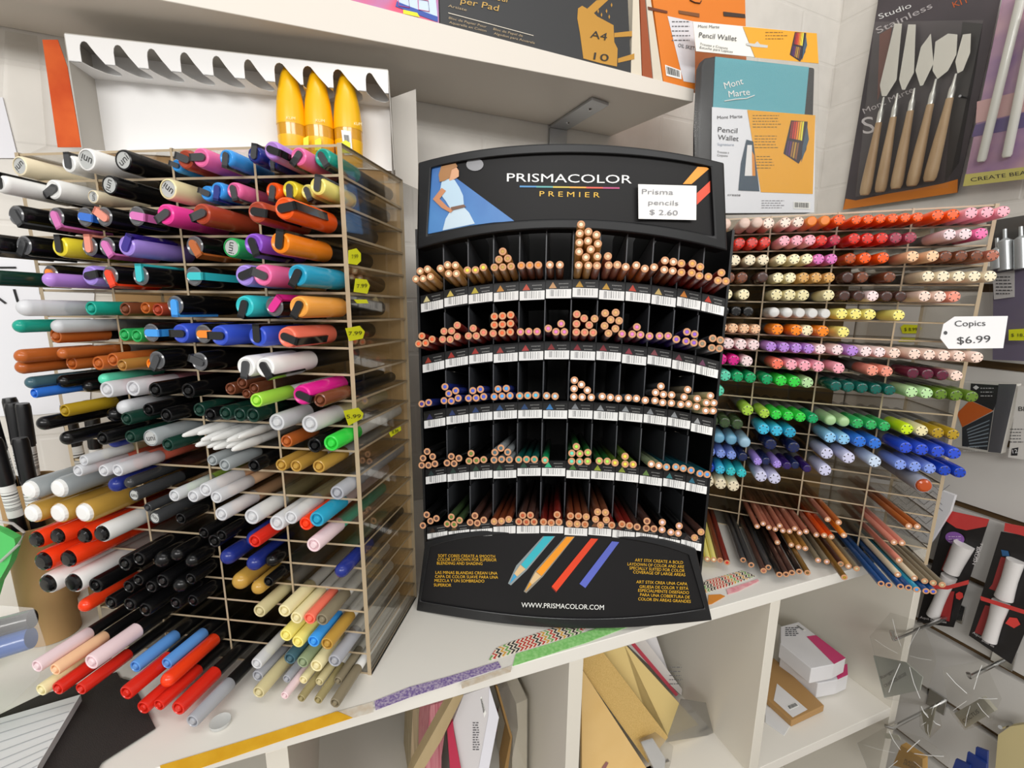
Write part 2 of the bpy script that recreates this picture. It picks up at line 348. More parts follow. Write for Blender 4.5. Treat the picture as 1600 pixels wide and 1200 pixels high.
tape([(529, 1112), (583, 1097), (584, 1113), (553, 1122)], RT, 'torn papery tape scrap between the yellow and purple strips')
tape([(585, 1096), (640, 1074), (700, 1058), (778, 1034), (783, 1043), (700, 1071), (640, 1090), (587, 1110)], PT, 'dotted purple tape strip on the bench edge')
tape([(720, 1067), (786, 1045), (800, 1040), (798, 1050), (722, 1076)], RT, 'torn brownish tape scrap beside the purple strip', .0004)
tape([(776, 1013), (800, 1003), (854, 985), (912, 968), (920, 975), (908, 989), (800, 1021), (764, 1032), (768, 1024)], ZT, 'red and black zigzag tape strip under the front of the black display')
tape([(801, 1041), (806, 1022), (860, 1006), (940, 980), (985, 978), (920, 1003)], GT, 'pale green tape strip beside the zigzag strip')
tape([(1098, 912), (1104, 907), (1160, 892), (1181, 900), (1140, 915), (1100, 927)], ZT, 'faded zigzag tape strip under the dark pencils of the right rack')
tape([(1135, 921), (1166, 911), (1184, 905), (1186, 908), (1154, 924), (1137, 929)], noise_mat('pink_tape', 'E08A96', 'EBC0BE', 90, .6), 'faded pink tape scrap by the dark pencils')
tape([(1107, 930), (1126, 929), (1133, 932), (1112, 944), (1106, 945)], mat('D98A32', .5), 'small orange tape scrap beside the black display')
# ------------------------------------------------------------------ clear racks
T = .0019
class Rack:
    def __init__(s, name, label, p_near, fd, n_col, n_row, H, depth, sheet, yaw, drop):
        """P_NEAR: front foot of the right-hand post; FD: one column to the left of it along the front"""
        s.p, s.fd, s.nc, s.nr, s.H, s.depth = V(p_near), V(fd), n_col, n_row, H, depth
        DV = V((math.sin(math.radians(yaw)), math.cos(math.radians(yaw)), 0)); HV = V((DV.y, -DV.x, 0))
        s.h = HV; s.d = (DV-V((0, 0, math.tan(math.radians(drop))))).normalized()      # pens point into the rack, a little downhill
        dz = -math.tan(math.radians(drop))*depth
        s.low = -dz
        s.n = V((fd[1], -fd[0], 0)).normalized()
        if s.n.y > 0: s.n = -s.n
        s.a = [(s.p+s.fd*i).dot(HV) for i in range(n_col+1)]          # falling with i
        s.z = [H*i/n_row for i in range(n_row+1)]
        r = s.root = thing(name, label, 'pen rack', s.p+s.fd*n_col/2+DV*depth/2)
        u = s.fd.normalized(); A = s.p; B = s.p+s.fd*n_col; D = DV*depth
        for i, z in enumerate(s.z):
            z0 = 0 if i == 0 else z-T/2 if i < n_row else H-T
            mb = MB(); m = MB(); pts = [V((q.x, q.y, z0)) for q in (A, B, B+D, A+D)]
            if 0 < i < n_row: pts[2].z += dz; pts[3].z += dz
            part(r, 'shelf', mb.prism(pts, (0, 0, T), 0, 1), [ACR, EDGE], smooth=0)
        for i in range(n_col+1):
            q = s.p+s.fd*i; o = -u*T if i == 0 else u*T if i == n_col else u*T/2; wv = u*T*2 if i == 0 else -u*T*2 if i == n_col else -u*T
            q0 = q+o; mb = MB().prism([q0-DV*.0008, q0+wv-DV*.0008, q0+wv+D, q0+D], (0, 0, H+.0006), 1, 1)
            mb.m = [1]*len(mb.m); k = len(mb.f); mb.m[k-4+1] = 0; mb.m[k-4+3] = 0      # big faces clear, edges tan
            part(r, 'divider', mb, [ACR, EDGE], smooth=0)
        if sheet:
            f0, f1 = sheet; a0, a1 = A+s.fd*n_col*f0+D+DV*.0005, A+s.fd*n_col*f1+D+DV*.0005
            part(r, 'backing_sheet', MB().prism([a0, a1, a1+DV*.0015, a0+DV*.0015], (0, 0, H-.002)), noise_mat('kraft_sheet', 'CFA870', 'DBB680', 30, .7), smooth=0)
    def place(s, px, py, prot):
        """axis position (a, z) of a pen whose tip shows at the pixel and sticks out PROT"""
        P = Plane(s.p-s.d*prot, s.n); t = P(px, py); e = t+s.d*prot; return t, e.dot(s.h), e.z
    def cell(s, a, z):
        c = sum(1 for x in s.a[1:-1] if a < x); rw = min(s.nr-1, max(0, int(z/s.H*s.nr))); return c, rw
    def solve(s, pens, rounds=260):
        for p in pens:
            p['c'], p['r'] = s.cell(p['a'], p['z']); p['a0'], p['z0'] = p['a'], p['z']
            hi, lo = s.a[p['c']]-T-.0004, s.a[p['c']+1]+T+.0004
            z0 = s.z[p['r']]+T/2+(T/2+s.low if p['r'] == 0 else 0)+.0003; z1 = s.z[p['r']+1]-T/2-.0003-(T/2 if p['r'] == s.nr-1 else 0)
            z0 += p['x']; z1 -= p['x']; lo += p['x']; hi -= p['x']; p['R'] = min(p['R'], (z1-z0)/2-.0001); p['b'] = (lo, hi, z0, z1)
        flat = [p for p in pens if p['kind'] in ('copic', 'frost')]
        relax([p for p in pens if p not in flat], rounds); rest(flat)
def rest(pens):
    """markers standing side by side on their shelf"""
    by = {}
    for p in pens: by.setdefault((p['c'], p['r']), []).append(p)
    for q in by.values():
        q.sort(key=lambda p: p['a']); lo, hi, z0, z1 = q[0]['b']; need = sum(2*p['R']+.0003 for p in q)
        if need > hi-lo:
            for p in q: p['R'] *= (hi-lo)/need*.995
        for p in q: p['z'] = z0+p['R']+.0002; p['a'] = min(max(p['a'], lo+p['R']), hi-p['R'])
        for _ in range(600):
            mv = False
            for A, B in zip(q, q[1:]):
                m = A['R']+B['R']+.0002-(B['a']-A['a'])
                if m > 1e-6: A['a'] -= m/2; B['a'] += m/2; mv = True
            for p in q: p['a'] = min(max(p['a'], lo+p['R']), hi-p['R'])
            if not mv: break
        for A, B in zip(q, q[1:]): B['a'] = max(B['a'], A['a']+A['R']+B['R']+.00005)
def relax(pens, rounds):
    by = {}
    for p in pens: by.setdefault((p['c'], p['r']), []).append(p)
    for q in by.values():
        for it in range(rounds):
            mv = False
            for i in range(len(q)):
                for j in range(i):
                    A, B = q[i], q[j]; dx, dz = A['a']-B['a'], A['z']-B['z']; d = math.hypot(dx, dz); m = A['R']+B['R']+.0002
                    if d < m:
                        if d < 1e-6: dx, dz, d = 1e-4, 1e-5*(i-j), 1e-4
                        k = (m-d)/2/d*.6; A['a'] += dx*k; A['z'] += dz*k; B['a'] -= dx*k; B['z'] -= dz*k; mv = True
            for p in q:
                lo, hi, z0, z1 = p['b']; R = p['R']
                p['a'] = min(max(p['a'], lo+R), hi-R) if hi-lo > 2*R else (lo+hi)/2; p['z'] = min(max(p['z'], z0+R), z1-R)
            if it == rounds//2:                      # still jammed: thinner pens
                for A in q:
                    for B in q:
                        if A is not B and math.hypot(A['a']-B['a'], A['z']-B['z']) < (A['R']+B['R'])*.93: A['R'] *= .9; break
            if not mv and it > 5: break
        for i in range(len(q)):
            for j in range(i):
                A, B = q[i], q[j]; d = math.hypot(A['a']-B['a'], A['z']-B['z'])
                if d < A['R']+B['R']: f = max(.5, (d-.0001)/(A['R']+B['R'])); A['R'] *= f; B['R'] *= f
RKL = Rack('acrylic_pen_rack', 'clear acrylic pen rack with assorted markers beside the black pencil display', (-.1315, .375, 0), (-.0694, .00825, 0), 4, 21, .464, .115, (.0, .45), 9.5, 1.9)
RKR = Rack('acrylic_pen_rack', 'clear acrylic rack of matching round ended markers with pencils in its bottom rows', (.5626, .5674, 0), (-.0695, .03243, 0), 4, 20, .4625, .118, (.30, 1.0), 16.5, 2.0)
# ------------------------------------------------------------------ pens
GRP = {}
def kit(kind, R, long=False):
    """part meshes of one pen kind, tip at the origin, axis along +Y"""
    k = (kind, int(R*8000+1e-6), long); LL = .19 if long == 1 else .115 if long == 2 else .138 if kind in ('copic', 'frost') else .13
    if k in GRP: return GRP[k]
    R = k[1]/8000; out = {}
    def ms(mb, nm=1, sm=40): return mb.mesh(kind, nm=nm, smooth=sm)
    def bar(r, y0, y1): return ms(MB().lathe([(0, y0), (r, y0), (r, y1-.002), (r*.85, y1), (0, y1)], 18))
    if kind in ('clip', 'disc'):
        cl = .055 if R > .0075 else .046
        prof = [(0, .0008), (R*.62, .0006), (R*.76, 0), (R*.9, .0007), (R, .0035), (R, cl-.001), (R*.96, cl), (R*.85, cl)]
        if kind == 'disc': prof = [(0, .0014), (R*.78, .0014), (R*.8, 0), (R*.92, .0004), (R, .002), (R, cl-.001), (R*.96, cl), (R*.85, cl)]
        out['cap'] = ms(MB().lathe(prof, 26, [1, 1, 1]+[0]*(len(prof)-4) if kind == 'clip' else 0), 2); out['barrel'] = bar(R*.9, cl-.001, LL)
        if kind == 'clip':
            w = R*.36; pts = []
            for t in range(9):
                a = math.pi+math.pi*t/8; pts.append((w*math.cos(a), -.0010, -R*.22+w*math.sin(a)))
            pts += [(w, -.0010, R+.0012), (-w, -.0010, R+.0012)]
            mb = MB().prism(pts, (0, .0022, 0)); mb.box((-w, -.0010, R-.0006), (2*w, 0, 0), (0, .040, 0), (0, 0, .0018)); out['clip'] = ms(mb)
        else:
            out['badge'] = ms(MB().lathe([(0, .0006), (R*.76, .0006), (R*.76, .0014)], 22))
            mb = MB(); vs, fs = text_raw('uni'); s = R*1.0; xm = max(v[0] for v in vs)/2; mb.add([((v[0]-xm)*s, .0004, (v[1]-.3)*s) for v in vs], fs); out['lettering'] = mb.mesh('uni', smooth=0, fix=False)
    elif kind in ('plug', 'clear'):
        cl = .040
        out['cap'] = ms(MB().lathe([(R*.66, .0030), (R*.7, .0005), (R*.8, 0), (R*.93, .0003), (R, .0015), (R*1.02, cl-.010), (R*1.04, cl-.001), (R*.9, cl)], 20))
        out['end_plug'] = ms(MB().lathe([(0, -.0006), (R*.36, -.0006), (R*.5, .0006), (R*.5, .0022), (R*.68, .0024)], 18))
        out['barrel'] = bar(R*.92, cl-(.022 if kind == 'clear' else .001), LL)
    elif kind == 'dome':
        cl = .055
        out['cap'] = ms(MB().lathe([(0, 0)]+[(R*math.sin(t*math.pi/12), R*.95*(1-math.cos(t*math.pi/12))) for t in range(1, 7)]+[(R, cl-.001), (R*.9, cl)], 20))
        out['barrel'] = bar(R*.9, cl-.02, LL)
    elif kind == 'jumbo':
        out['cap'] = ms(MB().lathe([(R*.84, .004), (R*.93, .0035), (R, .006), (R, .05), (R*.95, .051)], 24))
        out['end_cap'] = ms(MB().lathe([(0, 0), (R*.55, .0003), (R*.78, .0014), (R*.88, .004), (R*.88, .006)], 14), sm=20)
        out['barrel'] = bar(R*.93, .05, LL)
    elif kind == 'taper':
        out['cap'] = ms(MB().lathe([(0, .002), (R*.22, .0015), (R*.26, 0), (R*.42, .001), (R*.7, .008), (R*.98, .022), (R, .03), (R*.95, .031)], 18))
        out['barrel'] = bar(R*.94, .0305, LL)
    elif kind == 'copic':
        dark = lambda q: 1 if q % 4 == 0 else 0
        out['cap'] = ms(MB().lathe([(0, .0002), (R*.52, 0), (R*.8, .0001), (R*.88, .0004), (R*.92, .0018), (R*.97, .0026), (R, .0032), (R, .044), (R*.96, .045)], 24, [0, dark, 0, 0, 0, 0, 0, 0]), 2)
        out['barrel'] = bar(R*.95, .0445, LL)
    elif kind == 'frost':
        out['cap'] = ms(MB().lathe([(0, 0), (R*.7, .0002), (R*.86, .0012), (R*.96, .003), (R, .006), (R, .044), (R*.96, .045)], 24)); out['barrel'] = bar(R*.95, .0445, LL)
    elif kind == 'pencil':
        out['barrel'] = ms(MB().lathe([(R*.5, .0001), (R*.86, 0), (R*.97, .0003), (R, .0012), (R, .1745), (R*.9, .175), (0, .175)], 14, [1, 1, 0, 0, 0, 0]), 2)
        out['core'] = ms(MB().lathe([(0, 0), (R*.42, .0001), (R*.52, .0006)], 12))
    GRP[k] = out; return out
WOODM = mat('C48E66', .6); DARKSLOT = mat('26221F', .5)
def fabric(kind, c1, c2):
    """materials of each part"""
    fr = lambda c: mat(c, .3, trans=.28) if c in ('clear',) else mat(c, .25, coat=.1 if c != 'black' else .05, spec=.34)
    if kind == 'clip': return dict(cap=[fr(c1), mat('5C5D60', .18, coat=.6) if c1 == 'black' else fr(c1)], clip=[mat(c2, .2, coat=.5)], barrel=[mat('black', .3)])
    if kind == 'disc': return dict(cap=[fr(c1), fr(c1)], badge=[mat('B4B6B4', .4)], lettering=[mat('2E2E2E')], barrel=[mat('black', .3)])
    if kind in ('plug', 'clear'): return dict(cap=[fr(c1)], end_plug=[fr(c1)], barrel=[mat(c2, .35)])
    if kind == 'dome': return dict(cap=[fr(c1)], barrel=[mat(c2, .35)])
    if kind == 'jumbo': return dict(cap=[fr(c1)], end_cap=[mat(c2, .16, coat=.1, spec=.4)], barrel=[fr(c1)])
    if kind == 'taper': return dict(cap=[fr(c1)], barrel=[mat(c2, .35)])
    if kind == 'copic': return dict(cap=[fr(c1), DARKSLOT], barrel=[mat('8E8C8A', .35)])
    if kind == 'frost': return dict(cap=[mat(c1, .35, trans=.25)], barrel=[mat('8E8C8A', .35)])
    if kind == 'pencil': return dict(barrel=[mat(c1, .3, coat=.3), WOODM], core=[mat(c2, .55)])
NAMES = dict(clip='paint_marker', disc='paint_marker', plug='felt_pen', clear='brush_pen', dome='felt_pen', jumbo='jumbo_marker', taper='gel_pen', copic='alcohol_marker', frost='alcohol_marker', pencil='colored_pencil')
CATS = dict(clip='marker', disc='marker', plug='pen', clear='pen', dome='pen', jumbo='marker', taper='pen', copic='marker', frost='marker', pencil='pencil')
def look(kind, c1, c2):
    a, b = nice(c1), nice(c2)
    return dict(clip=f'{a} marker with {b} clip', disc=f'{a} marker with grey end badge', plug=f'{a} capped pen', clear=f'{a} capped brush pen', dome=f'{a} round ended pen',
                jumbo=f'{a} jumbo marker with {b} end', taper=f'{a} taper ended gel pen', copic=f'{a} slotted end marker', frost=f'{a} frosted end marker', pencil=f'{a} pencil with {b} core')[kind]
def build_pen(p, axis_mat, origin, label, group):
    k = p['kind']; root = thing(NAMES[k], label, CATS[k], (0, 0, 0), group)
    root.matrix_world = Matrix.Translation(origin) @ axis_mat @ Matrix.Rotation(p.get('roll', 0), 4, 'Y')
    ms, mt = kit(k, p['R'], 1 if p['prot'] > .0775 else 2 if p['prot'] < .019 and k not in ('copic', 'frost', 'pencil') else 0), fabric(k, p['c1'], p['c2']); made = {}
    for n, me in ms.items():
        par = made['cap'] if n in ('end_plug', 'badge') else made['badge'] if n == 'lettering' and False else root
        made[n] = link(n, me, mt[n], par)
    if 'lettering' in made: made['lettering'].parent = made['badge']; made['badge'].parent = root
    return root
def axm(d):
    y = V(d).normalized(); x = y.cross(V((0, 0, 1))).normalized(); zz = x.cross(y); return Matrix(((x.x, y.x, zz.x, 0), (x.y, y.y, zz.y, 0), (x.z, y.z, zz.z, 0), (0, 0, 0, 1)))
def rack_pens(rk, groups, defD, where, group, adj=None):
    pens = []
    for (ox, oy, s), txt in groups:
        for ln in txt.replace('\n', ';').split(';'):
            w = ln.split()
            if not w: continue
            kind, cx, cy, D, c1, c2, prot = w[0], float(w[1]), float(w[2]), float(w[3]), w[4], w[5], float(w[6])/1000
            ang = float(w[7]) if len(w) > 7 else random.uniform(0, 360)
            px, py = ox+cx/s, oy+cy/s
            if adj: prot *= adj(px, py)
            t, a, z = rk.place(px, py, prot); depth = (t-CAM).dot(FW)
            R = (D/s*depth/FPX/2)*(1.1 if adj else 1)
            R = min(max(R, .0033), .0096)
            if kind == 'pencil': R = .0038
            if 1:
                if (kind == 'pencil' and t.z < .006) or (kind != 'pencil' and z < R+.004):          # lies on the bench: its length tells how far it sticks out
                    q = Plane((0, 0, R+.0015), (0, 0, 1))(px, py); prot = min(.15, (rk.p-q).dot(rk.n)/rk.d.dot(rk.n)); t, a, z = rk.place(px, py, prot)
            elif kind in ('copic', 'frost'): R = .0063
            pens.append(dict(kind=kind, x=.0016 if kind == 'clip' else .0006 if kind in ('plug', 'clear') else 0, a=a, z=z, R=R, c1=c1, c2=c2, prot=prot, px=px, py=py, roll=math.radians(ang+90)))
    rk.solve(pens)
    rows = {}
    for p in pens: rows.setdefault(p['r'], []).append(p)
    err = []
    n0 = rk.p.dot(rk.n); AXR = axm(rk.d)
    for r, q in rows.items():
        q.sort(key=lambda p: (p['a'], -p['z']))
        looks = [look(p['kind'], p['c1'], p['c2']) for p in q]
        for i, p in enumerate(q):
            fw = V((rk.d.x, rk.d.y, 0)).normalized(); base = rk.h*p['a']+V((0, 0, p['z'])); s = (n0-base.dot(rk.n))/fw.dot(rk.n)
            o = base+fw*s-rk.d*p['prot']; row = rk.nr-r
            lab = f"only {looks[i]} in row {num(row)} of {where}" if looks.count(looks[i]) == 1 else f"{looks[i]}, {ordw(i+1)} from left, row {num(row)}, {where}"
            build_pen(p, AXR, o, lab, group); err.append(math.hypot(p['a']-p['a0'], p['z']-p['z0'])*1000)
    print(where, len(pens), 'mean shift mm', sum(err)/len(err), 'max', max(err), 'min R', min(p['R'] for p in pens))
    return pens
S1, S2, S6 = 4.615, 4.444, 4.2105
LEFT = [((0, 200, S1), '''disc 525 200 150 white black 32
disc 145 315 130 ivory black 22
clip 515 345 118 white charcoal 22 270
disc 885 230 140 black black 27
clip 1270 250 130 brick charcoal 24 200
clip 1390 190 140 pink charcoal 30 180
clip 1275 345 85 sky charcoal 14 200
clip 30 490 120 white black 85 270
disc 785 410 130 black black 42
clip 370 500 140 white charcoal 38 150
disc 665 510 90 ivory black 25
disc 1180 440 140 cream black 38
clip 115 655 180 black charcoal 70 60
clip 425 650 170 black mauve 52 70
clip 590 640 170 black blue 50 10
clip 745 630 180 black salmon 50 215
clip 980 625 190 black mauve 52 10
clip 1190 620 200 hotpink charcoal 62 150
clip 1450 615 200 brick charcoal 62 160
clip 5 880 140 black charcoal 85 60
clip 115 890 175 black charcoal 68 120
clip 430 870 180 yellow black 52 270
clip 580 845 180 black salmon 50 270
clip 760 865 190 black mauve 52 60
clip 910 850 190 lavender violet 60 300
clip 1400 850 190 black copper 55 60
clip 385 1080 165 black orange 60 70
clip 575 1080 190 lavender black 56 350
clip 770 1085 170 black scarlet 54 70
clip 1010 1070 180 black turquoise 54 270
clip 1395 1075 190 black turquoise 54 0
dome 255 1115 95 lilac sky 90
dome -30 1105 105 darkgreen darkgreen 120'''),
((300, 200, S2), '''clip 310 270 110 sky charcoal 22 100
clip 470 250 118 navy charcoal 18 280
clip 590 190 140 lilac black 30 20
clip 590 295 85 navy charcoal 10 90
clip 820 235 120 pink charcoal 18 130
clip 960 255 120 teal charcoal 8 60
clip 125 480 100 sky charcoal 16 200
clip 250 500 110 sky navy 16 100
clip 370 485 110 pink charcoal 16 80
clip 575 450 112 vermilion charcoal 12 100
clip 710 460 115 yellow charcoal 12 90
clip 835 480 100 paleyellow charcoal 10 70
clip 900 425 118 paleyellow charcoal 20 280
clip 450 575 190 brick black 45 10
clip 640 570 195 vermilion black 60 350
disc 290 830 125 green black 28
clip 425 820 175 purple black 48 70
clip 610 820 185 orange black 56 280
clip 270 1030 170 lavender black 50 340
clip 430 1040 190 pink charcoal 54 200
clip 730 1030 190 ocean black 56 120'''),
((0, 440, S1), '''dome 130 210 112 clear steel 125
plug 655 210 95 teal black 60
plug 900 200 90 brown black 42
plug 1045 190 80 copper black 30
plug 1135 205 85 brick black 30
clip 1260 185 170 black sky 55 90
dome 255 380 90 teal black 115
dome 445 395 90 clear grey 90
plug 530 410 100 copper black 75
plug 905 385 85 green black 38
plug 970 390 90 green black 38
clip 1090 400 155 black sky 50 0
clip 1300 395 172 royal black 52 180
clip 1465 405 155 black orange 52 0
dome 145 490 95 copper clear 125
dome 165 575 70 blue black 110
dome 235 590 92 copper clear 118
dome 410 572 75 copper clear 90
plug 575 605 95 copper black 65
plug 675 610 95 copper black 60
plug 770 600 92 copper black 56
plug 795 630 80 goldbrown black 60
plug 1100 600 80 orange black 38
clip 1230 615 170 black charcoal 52 120
clip 1440 625 162 black charcoal 52 200
dome 205 745 82 slate black 110
plug 235 778 66 blue black 108
dome 415 735 85 black black 82
dome 590 752 80 black black 60
dome 680 755 76 mint black 58
clear 710 800 110 clear lightpink 66
clear 950 828 110 clear lightpink 48
plug 1120 812 105 black black 50
plug 1320 808 105 black black 46
plug 430 885 85 mustard black 92
dome 830 880 100 clear black 60
dome 800 950 95 black black 60
plug 1060 930 90 black black 50
plug 1195 965 95 black black 46
plug 1480 945 92 black black 38
dome 305 1075 95 black black 120
dome 475 1105 95 black black 105
plug 700 1080 95 black black 85
plug 925 1045 92 darkgreen black 70
plug 935 1108 90 darkgreen black 72
disc 1140 1110 118 silver black 66
plug 1190 1158 90 darkgreen black 60
taper 1340 1112 62 white white 62
taper 1420 1150 62 white white 60
taper 1510 1165 62 white white 58'''),
((300, 440, S2), '''clip 320 190 172 turquoise black 54 110
clip 570 190 165 black magenta 48 310
clip 740 190 182 lightorange black 56 120
clip 270 400 165 royal black 52 180
clip 455 405 160 royal black 50 270
clip 660 405 188 coral black 54 20
clip 300 600 172 white charcoal 60 100
clip 470 600 188 white black 62 60
plug 265 745 80 brown brown 22
plug 350 710 80 brown brown 20
plug 375 765 62 brown brown 20
plug 450 745 72 brown brown 20
plug 445 830 92 lime white 58
clip 770 770 152 magenta black 48 20
plug 880 845 92 brown black 46
plug 100 905 90 darkgreen black 34
plug 210 915 92 darkgreen black 34
plug 330 925 92 darkgreen black 34
plug 455 930 98 darkgreen black 36
clear 590 1020 112 clear black 60
clear 820 1050 115 clear beige 62
plug 1035 1118 106 brightgreen white 46
taper 45 1120 62 white white 56
taper 130 1132 62 white white 54
taper 255 1130 62 white white 54
taper 60 1072 62 white white 50
taper 310 1090 60 white white 48'''),
((0, 660, S1), '''jumbo 205 480 142 silver white 100
jumbo 385 480 142 silver white 86
clear 600 330 80 clear coral 84
clear 710 365 82 clear coral 78
clear 825 375 86 clear coral 74
clear 640 290 74 clear cream 80
dome 800 200 86 navy black 60
dome 760 450 100 navy black 72
dome 890 440 76 charcoal charcoal 66
jumbo 230 630 142 gold white 96
jumbo 390 655 150 gold white 86
jumbo 515 660 150 gold white 78
disc 965 540 84 charcoal charcoal 68
plug 1060 600 62 charcoal black 60
clear 1265 560 82 clear lime 62
clear 1370 568 84 clear peach 60
clear 1495 588 84 clear peach 58
jumbo 215 800 150 scarlet black 98
jumbo 365 808 150 scarlet black 90
jumbo 585 842 142 scarlet black 74
jumbo 240 950 150 scarlet black 96
jumbo 400 960 132 scarlet black 86
jumbo 735 855 144 white black 72
jumbo 255 1170 142 white black 96
jumbo 440 1172 142 white black 86
disc 1120 740 86 charcoal charcoal 60
plug 1340 735 80 black black 56
plug 1480 762 82 black black 52
plug 840 975 104 black black 72
plug 925 975 100 black black 68
plug 940 1090 92 black black 68
dome 1155 1030 118 black black 62
dome 1180 1125 112 black black 62
dome 1290 950 100 black black 56
dome 1400 1000 100 black black 52
plug 1380 1090 92 black black 52
plug 1460 900 92 black black 48'''),
((300, 660, S6), '''taper 115 148 48 white white 50
taper 245 152 50 white white 48
taper 258 207 62 white white 56
plug 130 250 72 silver black 40
plug 212 282 78 silver black 44
plug 405 285 82 black black 36
plug 620 125 80 copper black 34
plug 805 152 95 black black 36
plug 585 282 78 gold clear 32
plug 682 288 78 gold clear 32
plug 832 292 82 gold clear 38
clear 100 520 86 clear peach 56
clear 185 567 86 clear peach 58
clear 385 572 100 clear cream 56
clear 510 566 100 clear cream 54
clear 612 587 88 clear cream 52
plug 730 587 96 ocean palepink 50
clear 992 460 92 grey grey 40
plug 370 752 82 red black 60
plug 690 672 86 scarlet scarlet 46
plug 795 772 92 palepink mint 56
plug 90 690 72 black black 48
dome 200 850 100 navy black 50
dome 420 830 100 navy black 42
dome 280 1012 105 gold navy 52
dome 385 985 96 navy black 46
plug 480 1040 68 black black 42
dome 560 930 84 black black 36
dome 965 1020 86 navy black 44
dome 430 1090 88 gold navy 52'''),
((280, 880, S2), '''plug 555 335 86 beige white 58
plug 690 350 86 cream white 54
plug 785 370 84 cream white 52
plug 880 395 80 coral white 50
plug 975 400 84 taupe white 50
plug 735 505 86 paleyellow white 56
plug 815 550 82 paleyellow white 56
plug 930 545 82 sky white 54
plug 1025 570 86 gold white 54
plug 765 665 82 slate white 58
plug 855 690 82 sage white 58
plug 950 715 86 cream white 58
plug 1075 680 88 grey white 54
clear 540 745 78 clear paleyellow 66
plug 600 805 78 grey white 62
plug 690 812 80 grey white 62
plug 790 828 82 cream white 60
plug 880 842 82 beige white 60
plug 980 862 82 taupe white 58
plug 560 945 80 beige white 66
plug 645 952 80 palepink white 64
plug 765 972 78 khaki white 62
plug 865 982 80 khaki white 62
plug 965 1002 82 taupe white 60
clear 90 1105 92 grey black 98'''),
((0, 900, 4.0), '''dome 505 235 80 scarlet black 80
plug 240 575 78 palepink black 110
plug 330 582 74 peach black 104
plug 260 697 74 cream black 112
plug 345 692 78 red black 108
plug 575 577 92 palepink black 92
plug 485 707 74 red black 104
plug 838 540 74 cornflower black 72
plug 1048 560 70 cornflower black 62
plug 800 767 86 red black 96
plug 910 792 82 red black 92
dome 1050 685 84 scarlet black 80
plug 1018 780 72 red black 88
plug 1080 827 86 red black 88
plug 600 100 92 black black 78
plug 690 135 84 black black 74
plug 790 90 84 black black 70
plug 775 165 82 black black 74
plug 985 100 84 black black 64
plug 890 222 86 black black 70
plug 1010 20 84 black black 62
plug 1095 170 74 black black 58
plug 1200 130 74 black black 50'''),
]
rack_pens(RKL, LEFT, .012, 'left rack', 'pens and markers in the left acrylic rack',
          lambda x, y: .8 if (y > 1000 and x < 320) else .78 if (x > 330 and y < 640) else .5)
def rows(txt):
    """'kind colour x,y x,y ...' per line -> rack_pens lines"""
    out = []
    for ln in txt.split('\n'):
        w = ln.split()
        if len(w) < 4: continue
        kind, D, c1, c2, prot = w[:5]
        for q in w[5:]:
            x, y = q.split(','); out.append(f'{kind} {x} {y} {D} {c1} {c2} {prot}')
    return ';'.join(out)
